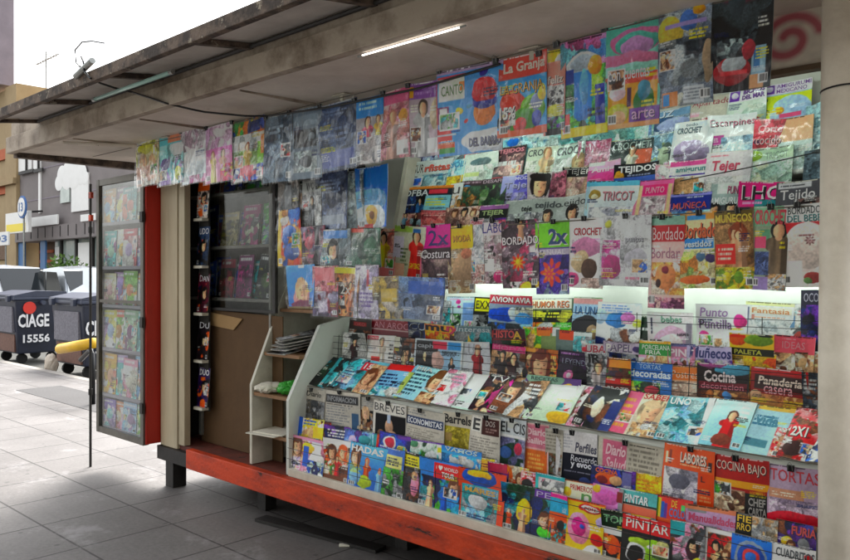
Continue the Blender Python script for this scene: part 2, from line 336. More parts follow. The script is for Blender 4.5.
# ------------------------------------------------------------------ a magazine
def magazine(name, Wd, Ht, base, ops, seed, cell=.0034, thick=.004, curl=.006, m='glossy_print', sleeve=False, droop=0, corner=False):
    rnd = random.Random(seed)
    nx = max(8, int(Wd/cell)); ny = max(8, int(Ht/cell))
    img, texts = paint(Wd, Ht, nx+1, ny+1, base, ops, seed, m != 'newsprint')
    u = np.linspace(0, 1, nx+1); v = np.linspace(0, 1, ny+1)               # v from the top
    UU, VV = np.meshgrid(u, v)
    a1 = curl*rnd.uniform(-1, 1); a2 = curl*rnd.uniform(-.7, .7); a3 = curl*rnd.uniform(.2, 1)*rnd.choice((-1, 1)); ph = rnd.uniform(0, 6)
    cc = rnd.choice((0, 0, .05, .09))*(1 if corner else 0); cs = rnd.choice((0, 1))
    def bend(uu, vv):
        return (cc*np.maximum(0, (uu if cs else 1-uu)-.35)*np.maximum(0, .5-vv) + a1*(1-(2*uu-1)**2) + a2*np.sin(vv*3+ph)*(2*uu-1) + a3*.6*np.sin(2.4*vv+1.5*uu+ph) - droop*np.maximum(0, .35-vv)**2*8)
    X = (UU-.5)*Wd; Z = (1-VV)*Ht; Y = -bend(UU, VV)
    V = np.stack([X, Y, Z], -1).reshape(-1, 3); C = img.reshape(-1, 3)
    id_ = np.arange((nx+1)*(ny+1)).reshape(ny+1, nx+1)
    F = np.stack([id_[1:, :-1], id_[1:, 1:], id_[:-1, 1:], id_[:-1, :-1]], -1).reshape(-1, 4)
    per = np.concatenate([id_[0, :-1], id_[:-1, -1], id_[-1, :0:-1], id_[:0:-1, 0]])
    n0 = len(V); P = len(per)
    rv = V[per].copy(); rv[:, 1] += thick
    rc = np.tile(np.array([[.55, .53, .48]]), (P, 1))
    ii = np.unique(np.linspace(0, ny, 13).astype(int)); jj = np.unique(np.linspace(0, nx, 9).astype(int))
    bk = V.reshape(ny+1, nx+1, 3)[np.ix_(ii, jj)].reshape(-1, 3).copy(); bk[:, 1] += thick+.0002; nbk = len(bk)
    j = np.arange(P); jn = (j+1) % P
    F2 = np.stack([per[jn], per[j], n0+j, n0+jn], -1)
    nb = n0+P
    bi = nb+np.arange(nbk).reshape(len(ii), len(jj)); F3 = np.stack([bi[1:, 1:], bi[1:, :-1], bi[:-1, :-1], bi[:-1, 1:]], -1).reshape(-1, 4)
    me = grid_mesh(name, np.concatenate([V, rv, bk]), np.concatenate([F, F2, F3]), np.concatenate([C, rc, np.tile([[.4, .4, .42]], (nbk, 1))]))
    o = link(name, me, None, m)
    for (txt, u0, v0, u1, v1, c) in texts:
        co, fs = letters(txt, rnd.choice((.0, .008, .016, .03, .03)))
        if not fs: continue
        tu = u0+co[:, 0]*(u1-u0); tv = v1-co[:, 1]*(v1-v0)
        tv2 = tv
        if txt[0].isupper() and not txt.isupper() and rnd.random() < .5: tu = tu+(v1-tv)*.12
        tu = np.clip(tu, .01, .99)
        TV = np.stack([(tu-.5)*Wd, -bend(tu, tv2)-.0014, (1-tv2)*Ht], -1)
        lum = srgb(c).mean(); sh_ = (v1-v0) > .07 and rnd.random() < .45
        if sh_:
            off = (v1-v0)*Ht*.07; T2 = TV.copy(); T2[:, 0] += off; T2[:, 2] -= off; T2[:, 1] += .0006; nT = len(TV); TV = np.concatenate([TV, T2]); nf = len(fs); fs = list(fs)+[tuple(i_+nT for i_ in f_) for f_ in fs]
        tm = bpy.data.meshes.new('title_lettering'); tm.from_pydata(TV.tolist(), [], fs)
        link('title_lettering', tm, o, ink(c))
        if sh_:
            tm.materials.append(ink('1c1a20' if lum > .45 else 'e4e0da'))
            for p_ in tm.polygons[nf:]: p_.material_index = 1
    if sleeve:
        sx, sy = 13, 19
        su, sv = np.meshgrid(np.linspace(0, 1, sx), np.linspace(0, 1, sy)); rr = np.random.default_rng(seed+5)
        wv = vnoise(rr, 4, 6, sy, sx, su, sv)*.012+vnoise(rr, 9, 5, sy, sx, su, sv)*.007
        SX = (su-.5)*(Wd*1.03); SZ = (1-sv)*(Ht*1.03)-.012; SY = -bend(su, sv)-.004-wv
        sid = np.arange(sx*sy).reshape(sy, sx)
        SF = np.stack([sid[1:, :-1], sid[1:, 1:], sid[:-1, 1:], sid[:-1, :-1]], -1).reshape(-1, 4)
        link('plastic_sleeve', grid_mesh('plastic_sleeve', np.stack([SX, SY, SZ], -1).reshape(-1, 3), SF), o, 'plastic_film')
    return o
def place(o, x, y, z, lean=0, roll=0, yaw=0):
    o.matrix_world = Matrix.Translation((x, y, z)) @ Matrix.Rotation(R(yaw), 4, 'Z') @ Matrix.Rotation(-R(lean), 4, 'X') @ Matrix.Rotation(R(roll), 4, 'Y')
# ================================================================== SETTING
# ---- sidewalk: concrete flags with joints
def ground_mat(name, base, var, joint, tile, stain, rough=.75, ox=0, oy=0):
    m = bpy.data.materials.new(name); m.use_nodes = True; MAT[name] = m
    t = m.node_tree; N = t.nodes; L = t.links; P = N['Principled BSDF']; P.inputs['Roughness'].default_value = rough
    tc = N.new('ShaderNodeTexCoord'); mp = N.new('ShaderNodeMapping'); mp.inputs['Location'].default_value = (ox, oy, 0); L.new(tc.outputs['Object'], mp.inputs[0])
    col = None
    n = N.new('ShaderNodeTexNoise'); n.inputs['Scale'].default_value = 1.3; n.inputs['Detail'].default_value = 9; n.inputs['Roughness'].default_value = .62; L.new(mp.outputs[0], n.inputs['Vector'])
    n2 = N.new('ShaderNodeTexNoise'); n2.inputs['Scale'].default_value = 38; n2.inputs['Detail'].default_value = 6; n2.inputs['Roughness'].default_value = .7; L.new(mp.outputs[0], n2.inputs['Vector'])
    r = N.new('ShaderNodeMapRange'); r.inputs[1].default_value = .38; r.inputs[2].default_value = .68; L.new(n.outputs[0], r.inputs[0])
    c1 = (*lin(srgb(base)), 1); c2 = (*lin(srgb(var)), 1); c3 = (*lin(srgb(stain)), 1)
    if tile:
        br = N.new('ShaderNodeTexBrick'); br.offset = 0; br.squash = 1
        br.inputs['Scale'].default_value = 1; br.inputs['Brick Width'].default_value = tile; br.inputs['Row Height'].default_value = tile
        br.inputs['Mortar Size'].default_value = .0075; br.inputs['Mortar Smooth'].default_value = .3; br.inputs['Bias'].default_value = 0
        br.inputs['Color1'].default_value = c1; br.inputs['Color2'].default_value = c2; br.inputs['Mortar'].default_value = (*lin(srgb(joint)), 1)
        L.new(mp.outputs[0], br.inputs['Vector']); col = br.outputs['Color']
    x = N.new('ShaderNodeMix'); x.data_type = 'RGBA'; x.inputs[7].default_value = c3
    if col: L.new(col, x.inputs[6])
    else: x.inputs[6].default_value = c1
    f = N.new('ShaderNodeMath'); f.operation = 'MULTIPLY'; f.inputs[1].default_value = .55; L.new(r.outputs[0], f.inputs[0]); L.new(f.outputs[0], x.inputs[0])
    x2 = N.new('ShaderNodeMix'); x2.data_type = 'RGBA'; x2.blend_type = 'MULTIPLY'; x2.inputs[0].default_value = .55; L.new(x.outputs[2], x2.inputs[6]); L.new(n2.outputs[0], x2.inputs[7])
    rr = N.new('ShaderNodeMapRange'); rr.inputs[1].default_value = .3; rr.inputs[2].default_value = .7; rr.inputs[3].default_value = .45; rr.inputs[4].default_value = 1.15; L.new(n2.outputs[0], rr.inputs[0]); L.new(rr.outputs[0], x2.inputs[7])
    last = x2.outputs[2]
    if tile:
        vo = N.new('ShaderNodeTexVoronoi'); vo.inputs['Scale'].default_value = 5.5; L.new(mp.outputs[0], vo.inputs['Vector'])
        lt = N.new('ShaderNodeMapRange'); lt.inputs[1].default_value = .07; lt.inputs[2].default_value = .11; lt.inputs[3].default_value = .6; lt.inputs[4].default_value = 0; L.new(vo.outputs['Distance'], lt.inputs[0])
        x3 = N.new('ShaderNodeMix'); x3.data_type = 'RGBA'; x3.inputs[7].default_value = (.035, .033, .032, 1); L.new(lt.outputs[0], x3.inputs[0]); L.new(last, x3.inputs[6]); last = x3.outputs[2]
        n4 = N.new('ShaderNodeTexNoise'); n4.inputs['Scale'].default_value = 2.1; n4.inputs['Detail'].default_value = 10; n4.inputs['Roughness'].default_value = .72; mp4 = N.new('ShaderNodeMapping'); mp4.inputs['Location'].default_value = (3.1, 7.7, 2); L.new(tc.outputs['Object'], mp4.inputs[0]); L.new(mp4.outputs[0], n4.inputs['Vector'])
        r4 = N.new('ShaderNodeMapRange'); r4.inputs[1].default_value = .57; r4.inputs[2].default_value = .66; r4.inputs[4].default_value = .26; L.new(n4.outputs[0], r4.inputs[0])
        x4 = N.new('ShaderNodeMix'); x4.data_type = 'RGBA'; x4.inputs[7].default_value = (.42, .41, .42, 1); L.new(r4.outputs[0], x4.inputs[0]); L.new(last, x4.inputs[6]); last = x4.outputs[2]
    L.new(last, P.inputs['Base Color'])
    b = N.new('ShaderNodeBump'); b.inputs['Strength'].default_value = .35; b.inputs['Distance'].default_value = .004; L.new(n2.outputs[0], b.inputs['Height'])
    if tile:
        b2 = N.new('ShaderNodeBump'); b2.invert = True; b2.inputs['Strength'].default_value = .6; b2.inputs['Distance'].default_value = .006; L.new(br.outputs['Fac'], b2.inputs['Height']); L.new(b.outputs[0], b2.inputs['Normal']); L.new(b2.outputs[0], P.inputs['Normal'])
    else: L.new(b.outputs[0], P.inputs['Normal'])
    return m
ground_mat('flagstones', '75716f', '6a6664', '2c2826', .585, '4c4846', .7, -.09, -.175)
ground_mat('asphalt', '44443f', '3a3a38', '333333', 0, '5a5852', .85)
ground_mat('kerb_stone', 'a09a92', '8a857d', '555048', 0, '6c6660', .8)
ground_mat('patch_concrete', '4e4c4c', '464444', '333333', 0, '3c3a3a', .85)
def slab(name, x0, x1, y0, y1, z0, z1, m):
    return tag(B().box(x0, x1, y0, y1, z0, z1).out(name, m), None, None, None, 'structure')
slab('ground', -300, 300, -200, 300, -.6, -.14, 'asphalt')
slab('pavement', -120, 60, -8, 5.03, -.13, 0, 'flagstones')
slab('kerb', -120, 60, 5.034, 5.17, -.13, .002, 'kerb_stone')
slab('far_pavement', -120, 60, 10.2, 30, -.136, .0, 'kerb_stone')
tag(B().box(-11.5, -8.9, 3.95, 4.55, 0, .004).out('pavement_patch', 'patch_concrete'), None, None, None, 'structure')
# ================================================================== KIOSK
K = empty('newsstand_kiosk', (-3, 3.3, 0), 'open fronted street newsstand kiosk with red base beam and cream corner post', 'newsstand')
def kp(b, name, m, smooth=False):
    o = b.out(name, m, None, smooth); o.data.transform(Matrix.Translation((3, -3.3, 0))); o.parent = K; return o
XR = -.62
kp(B().box(-5.10, XR, 2.90, 2.957, .2, .338, .006), 'base_beam', 'red_paint')
kp(B().box(-5.55, -5.11, 2.915, 2.96, .2, .30), 'base_beam_end', 'dark_steel')
kp(B().box(-5.55, XR, 2.96, 3.9, .26, .335), 'floor_deck', 'worn_deck')
kp(B().box(-5.3, XR, 3.55, 3.58, .004, .258), 'added_light_block', 'dark_interior')  # dark board added to stop street light showing under the kiosk
for x, y, ww, h in ((-5.41, 2.94, .11, .2), (-4.42, 3.08, .09, .2), (-3.2, 3.2, .1, .2), (-2.0, 3.1, .12, .2), (-.9, 3.1, .12, .2), (-5.4, 3.75, .12, .26), (-3.2, 3.75, .12, .26), (-.9, 3.75, .12, .26)):
    kp(B().box(x-ww/2, x+ww/2, y, y+ww, 0, h), 'leg', 'dark_steel')
kp(B().box(-5.540, -5.292, 2.938, 2.966, .302, 2.585, .005), 'corner_post', 'cream_paint')
kp(B().box(-5.292+.003, -5.285, 2.955, 2.985, .338, 2.585, .003), 'post_trim', 'brown_trim')
kp(B().box(-5.282, -5.2, 2.945, 2.995, .338, 2.585, .004), 'door_jamb', 'cream_paint')
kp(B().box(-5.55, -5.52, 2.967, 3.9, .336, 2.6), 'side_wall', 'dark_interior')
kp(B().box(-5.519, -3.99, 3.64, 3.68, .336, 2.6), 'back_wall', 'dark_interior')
kp(B().box(-3.988, XR, 3.64, 3.68, .336, 2.6), 'back_wall', 'white_board')
kp(B().box(XR, XR+.04, 2.93, 3.9, .2, 2.6), 'side_wall', 'brown_trim')
# soffit and roof
kp(B().prism([(2.262, 2.572), (3.9, 2.612), (3.9, 2.64), (2.262, 2.60)], 'x', -6.56, .6), 'soffit', 'soffit_paint')
kp(B().box(-6.64, .6, 2.205, 2.26, 2.564, 2.688, .004), 'fascia_beam', 'beam_paint')
kp(B().box(-6.64, -6.565, 2.262, 3.9, 2.535, 2.69), 'end_beam', 'rusty_edge')
kp(B().prism([(2.262, 2.80), (3.95, 2.9), (3.95, 2.93), (2.262, 2.83)], 'x', -6.62, .6), 'roof_sheet', 'flap_sheet')
fl = kp(B().prism([(1.915, 2.715), (2.285, 2.765), (2.285, 2.78), (1.915, 2.73)], 'x', -6.02, .6), 'awning_flap', 'flap_sheet')
kp(B().box(-6.06, .6, 1.872, 1.912, 2.678, 2.742, .004), 'flap_edge', 'rusty_edge')
for x in (-6.04, -5.15, -4.2, -3.3, -2.4, -1.5, -.6):
    kp(B().prism([(1.915, 2.685), (2.228, 2.727), (2.228, 2.754), (1.915, 2.712)], 'x', x, x+.035), 'flap_rib', 'rusty_edge')
kp(B().tube([(-6.0, 2.212, 2.735), (.6, 2.212, 2.735)], .011, 8), 'flap_pipe', 'dark_steel')
kp(B().box(-6.6, .6, 2.232, 2.258, 2.69, 2.80), 'flap_hinge_board', 'beam_paint')
for x in (-5.6, -4.6, -3.5, -2.2):          # seams in the soffit
    kp(B().box(x, x+.012, 2.3, 3.6, 2.566, 2.585), 'soffit_batten', 'beam_paint')
kp(B().tube([(-5.709, 2.275, 2.55), (-5.480, 2.72, 2.555)], .014, 8), 'brace', 'soffit_paint')
# header board with sprayed spiral
def header():
    x0, x1, z0, z1 = -3.2, XR, 2.385, 2.595; nx, ny = 640, 54
    X, Z = np.meshgrid(np.linspace(x0, x1, nx), np.linspace(z1, z0, ny))
    c = np.empty((ny, nx, 3)); c[:] = lin(srgb('efe4d2'))
    rng = np.random.default_rng(3); U = (X-x0)/(x1-x0); V = (z1-Z)/(z1-z0)
    n = vnoise(rng, 40, 6, ny, nx, U, V)*.6+vnoise(rng, 120, 12, ny, nx, U, V)*.4
    c *= (.75+.4*n)[..., None]
    cx, cz = (-1.008, 2.492)
    th = np.linspace(0, 2*math.pi*1.35, 90); rad = .022+.075*(th/th.max())
    sx = cx+np.cos(th-2.4)*rad*1.15; sz = cz-np.sin(th-2.4)*rad
    D = np.full(X.shape, 9.)
    for a, b_ in zip(sx, sz): D = np.minimum(D, np.hypot(X-a, Z-b_))
    f = (np.clip(1-(D-.008)/.022, 0, 1)**1.3*.85)[..., None]
    c = c*(1-f)+lin(srgb('c2405a'))*f
    id_ = np.arange(nx*ny).reshape(ny, nx); F = np.stack([id_[1:, :-1], id_[1:, 1:], id_[:-1, 1:], id_[:-1, :-1]], -1).reshape(-1, 4)
    V3 = np.stack([X, np.full(X.shape, 3.085), Z], -1).reshape(-1, 3)+np.array([3, -3.3, 0])
    o = link('header_sheet', grid_mesh('header_sheet', V3, F, c.reshape(-1, 3)), K, 'soft_print')
    kp(B().box(x0, x1, 3.088, 3.12, z0, z1), 'header_board', 'cream_paint')
    kp(B().box(x0, XR, 3.07, 3.125, z0-.022, z0-.002), 'header_trim', 'brown_trim')
header()
# right hand porch post
cx, _ = (-0.773, 1.516)
pp = empty('porch_post', (cx, 2.83, 0), 'cream painted round steel post holding the awning at the right', 'post')
B().tube([(0, 0, 0), (.0, 0, 1.3), (.012, 0, 2.56)], .054, 24).out('shaft', 'post_paint', pp, True)
B().tube([(.057*math.cos(a)+.011, .057*math.sin(a), 2.22+.006*math.cos(a)) for a in np.linspace(0, 2*math.pi, 24)], .003, 6).out('wire_ring', 'black_metal', pp)
B().box(-.09, .09, -.09, .09, 0, .012).out('base_plate', 'dark_steel', pp)
# ---- glass display door swung open beside the kiosk
D = empty('glass_display_door', (-5.97, 2.82, .3), 'tall glass fronted display door swung open at the kiosk end with red edge panel', 'display door')
def dp(b, name, m): o = b.out(name, m); o.data.transform(Matrix.Translation((5.97, -2.82, -.3))); o.parent = D; return o
DX0, DX1, DZ0, DZ1 = -6.385, -5.575, .305, 2.385
f = B(); f.box(DX0, DX0+.045, 2.815, 2.86, DZ0, DZ1); f.box(DX1-.045, DX1, 2.815, 2.86, DZ0, DZ1); f.box(DX0+.046, DX1-.046, 2.817, 2.858, DZ1-.05, DZ1); f.box(DX0+.046, DX1-.046, 2.817, 2.858, DZ0, DZ0+.05)
f.box(DX0+.046, DX1-.046, 2.819, 2.85, 1.375, 1.4)
dp(f, 'frame', 'door_metal')
dp(B().box(DX1+.002, DX1+.022, 2.83, 3.02, DZ0+.01, DZ1+.0), 'edge_panel', 'red_panel')
dp(B().box(DX0, DX1, 3.0, 3.02, DZ0, DZ1), 'back_panel', 'pale_board')
dp(B().box(DX0, DX0+.02, 2.862, 2.998, DZ0, DZ1), 'side_panel', 'aluminium')
DSH = (.36, .63, 1.005, 1.36, 1.67, 2.03)
for z in DSH: dp(B().box(DX0+.03, DX1-.01, 2.846, 2.998, z-.025, z), 'shelf', 'pale_board')
dp(B().box(DX0+.047, DX1-.047, 2.83, 2.834, DZ0+.052, DZ1-.052), 'glass', 'window_glass')
for z in (.55, 1.2, 2.0): dp(B().box(DX1-.02, DX1+.0225, 2.795, 2.813, z, z+.08), 'hinge', 'dark_steel')
PX0, _ = (-6.461, 0.001)
pl = empty('support_pole', (PX0, 2.8, 0), 'thin dark pole standing on the pavement at the outer edge of the display door', 'pole')
B().tube([(0, 0, 0), (0, 0, 2.36)], .011, 8).out('shaft', 'dark_steel', pl)
for z in (.6, 1.95): B().tube([(0, 0, z), (0, 0, z+.05)], .018, 8).out('clamp', 'dark_steel', pl)
for z in (2.05, 2.24): B().box(-.012, .03, -.012, .012, z, z+.05).out('hinge', 'red_paint', pl)
# ---- inside the doorway: dark shelf cabinet, glass leaf, cardboard
C_ = empty('bookshelf', (-5.1, 3.45, .34), 'dark shelf cabinet inside the doorway behind the glass leaf', 'bookshelf')
def cp(b, name, m): o = b.out(name, m); o.data.transform(Matrix.Translation((5.1, -3.45, -.34))); o.parent = C_; return o
CSH = ((-4.926, 1.431)[1], (-4.926, 1.814)[1], (-4.926, 2.211)[1])
CB0, CB1 = -5.472, -4.409
for z in CSH: cp(B().box(CB0, CB1, 3.15, 3.36, z-.022, z), 'shelf', 'grey_board')
cp(B().box(CB0, CB1, 3.362, 3.38, .345, 2.5), 'back_panel', 'grey_board')
cp(B().box(CB1+.002, CB1+.022, 3.13, 3.38, .345, 2.5), 'side_panel', 'grey_board')
G_ = empty('glass_leaf', (-4.9, 3.12, 1.34), 'sliding glass leaf with slim metal frame in the doorway', 'glass door')
gx0, _ = (-5.243, 1.411); gx1, _ = (-4.305, 1.432)
B().box(gx0+4.9-.03, gx0+4.9, -.012, .012, -.95, 1.15).out('frame', 'aluminium', G_)
B().box(gx1+4.9-.03, gx1+4.9, -.012, .012, 0, 1.15).box(gx0+4.9, gx1+4.87, -.011, .011, 0, .02).out('frame', 'dark_steel', G_)
B().box(gx0+4.9, gx1+4.87, -.003, .003, .02, 1.15).out('glass', 'tinted_glass', G_)
cb = empty('cardboard_sheet', (-4.9, 3.14, .34), 'large brown cardboard sheet standing in the doorway with a torn pale flap', 'cardboard')
cx0, _ = (-5.282, 0.800); cx1, _ = (-4.259, 0.895)
B().prism([(cx0+4.9, 0), (cx1+4.9, 0), (cx1+4.9, .98), (cx0+4.9+.03, 1.0)], 'y', -.004, .004).out('sheet', 'cardboard', cb)
fx, fz = (-5.223, 1.328); fx2, fz2 = (-4.717, 1.287); fx3, fz3 = (-4.831, 1.203); fx4, fz4 = (-5.209, 1.230)
B().prism([(fx+4.9, fz-.34), (fx2+4.9, fz2-.34), (fx3+4.9, fz3-.34), (fx4+4.9, fz4-.34)], 'y', -.016, -.012).out('torn_flap', 'light_cardboard', cb)
# narrow magazine strip beside the jamb
nr = empty('narrow_rack', (-5.12, 3.06, .34), 'narrow upright wire rack of magazines just inside the door jamb', 'rack')
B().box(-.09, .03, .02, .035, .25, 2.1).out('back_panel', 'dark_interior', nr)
for z in (.28, .63, .98, 1.33, 1.68): B().box(-.09, .03, -.035, .019, z-.02, z).out('shelf', 'grubby_white', nr)
# ---- side shelf unit between two slanted panels
SS = empty('side_shelf', (-4.17, 3.2, .34), 'narrow white side shelf with slanted ends at the left of the counter', 'shelf unit')
def sp(b, name, m): o = b.out(name, m); o.data.transform(Matrix.Translation((4.17, -3.2, -.34))); o.parent = SS; return o
sp(B().prism([(2.972, .34), (2.972, .87), (3.30, 1.63), (3.36, 1.63), (3.6, 1.63), (3.6, .34)], 'x', -4.40, -4.375), 'side_panel', 'grubby_white')
sp(B().box(-4.374, -3.995, 3.585, 3.6, .34, 1.63), 'back_panel', 'grubby_white')
SSZ = ((2.985, .56), (2.985, .82), (3.07, 1.08), (3.2, 1.37))
for y, z in SSZ: sp(B().box(-4.374, -3.995, y, 3.584, z-.022, z), 'shelf', 'raw_wood')
# ---- main counter
CT = empty('display_counter', (-2.3, 3.3, .34), 'stepped white magazine counter with slanted end panel', 'counter')
def ct(b, name, m): o = b.out(name, m); o.data.transform(Matrix.Translation((2.3, -3.3, -.34))); o.parent = CT; return o
ct(B().prism([(2.968, .34), (2.968, .81), (3.22, 1.27), (3.43, 1.315), (3.63, 1.315), (3.63, .34)], 'x', -3.992, -3.965), 'end_panel', 'white_board')
ct(B().box(-3.964, XR-.002, 2.96, 2.985, .336, .385, .004), 'kick_board', 'grubby_white')
ct(B().prism([(3.02, .34), (3.02, .445), (3.075, .445), (3.075, .5), (3.115, .5), (3.118, .868), (3.312, 1.043), (3.312, .955), (3.395, .955), (3.395, 1.05), (3.475, 1.05), (3.475, 1.205), (3.63, 1.205), (3.63, .34)], 'x', -3.962, XR-.002), 'stepped_body', 'white_board')
# ---- upper rack
UR = empty('upper_rack', (-2.1, 3.4, 1.74), 'white tiered rack above the counter with pale slanted end board', 'rack')
def up(b, name, m): o = b.out(name, m); o.data.transform(Matrix.Translation((2.1, -3.4, -1.74))); o.parent = UR; return o
ux, _ = (-3.353, 2.122)
for y, z in ((3.27, 1.752), (3.335, 1.90), (3.40, 2.04), (3.47, 2.165)): up(B().box(ux+.03, XR-.002, y, 3.636, z-.014, z), 'shelf', 'white_board')
up(B().prism([(3.25, 1.72), (3.40, 2.33), (3.63, 2.33), (3.63, 1.72)], 'x', ux-.01, ux+.022), 'end_board', 'grubby_white')
# ---- lit tubes
def tube_lamp(x0, x1, y, z, label, m='lit_tube', r=.013, batten=True):
    t = empty('fluorescent_tube', ((x0+x1)/2, y, z), label, 'lamp', 'tube lamps of the newsstand'); h = (x1-x0)/2
    B().tube([(-h+.03, 0, 0), (h-.03, 0, 0)], r, 12).out('glass_tube', m, t, True)
    for s in (-1, 1): B().tube([(s*(h-.03), 0, 0), (s*h, 0, 0)], r*1.15, 12).out('end_cap', 'aluminium', t)
    if batten: B().box(-h, h, -.02, .02, r+.004, r+.03).out('batten', 'white_board', t)
tube_lamp(-3.3, -2.1, 3.5, 1.69, 'left lit tube under the upper rack over the glowing panel')
tube_lamp(-1.95, -.8, 3.5, 1.69, 'right lit tube under the upper rack over the glowing panel')
tube_lamp(-2.542, -1.923, 2.275, 2.558, 'thin glowing strip standing in for a daylight gap inside the fascia beam', 'gap_glow', .0032, False)  # glowing strip in place of a daylight gap between beam and soffit
tube_lamp(-3.3, -2.05, 3.18, 2.425, 'left lit tube behind the header board over the upper rack', 'lit_header_tube')
tube_lamp(-1.95, -.72, 3.18, 2.425, 'right lit tube behind the header board over the upper rack', 'lit_header_tube')
tube_lamp(-4.805, -3.826, 2.10, 2.69, 'unlit pale green tube under the raised awning flap', 'tube_glass', .012, False)
# ---- wire rods
def rods(name, label, x0, x1, zs, y, ys=None, stay=.6):
    t = empty(name, ((x0+x1)/2, y, zs[0]), label, 'wire rack')
    for z, yy in zip(zs, ys or [y]*len(zs)): B().tube([(x0-(x0+x1)/2, yy-y, z-zs[0]), (x1-(x0+x1)/2, yy-y, z-zs[0])], .0016, 6).out('rod', 'black_metal', t)
    n = int((x1-x0)/stay); yb = (ys or [y])[-1] if ys else y
    for i in range(n+1):
        x = x0+.05+i*stay-(x0+x1)/2; B().tube([(x, .003, -.05), (x, yb-y+.003, zs[-1]-zs[0]+.01)], .002, 6).out('stay', 'black_metal', t)
rods('wire_rack', 'black wire rods holding the front bottom row of magazines', -3.96, -.63, (.45, .515, .575), 2.952, (2.95, 2.955, 2.96))
rods('wire_rack', 'black wire rods in front of the fashion and cookery magazine row', -3.96, -.63, (1.075, 1.115, 1.155, 1.195), 3.318, (3.318, 3.322, 3.326, 3.330))
rods('wire_rack', 'black wire rods across the craft magazines under the glow', -3.7, -.63, (1.37, 1.405), 3.485, (3.485, 3.487))
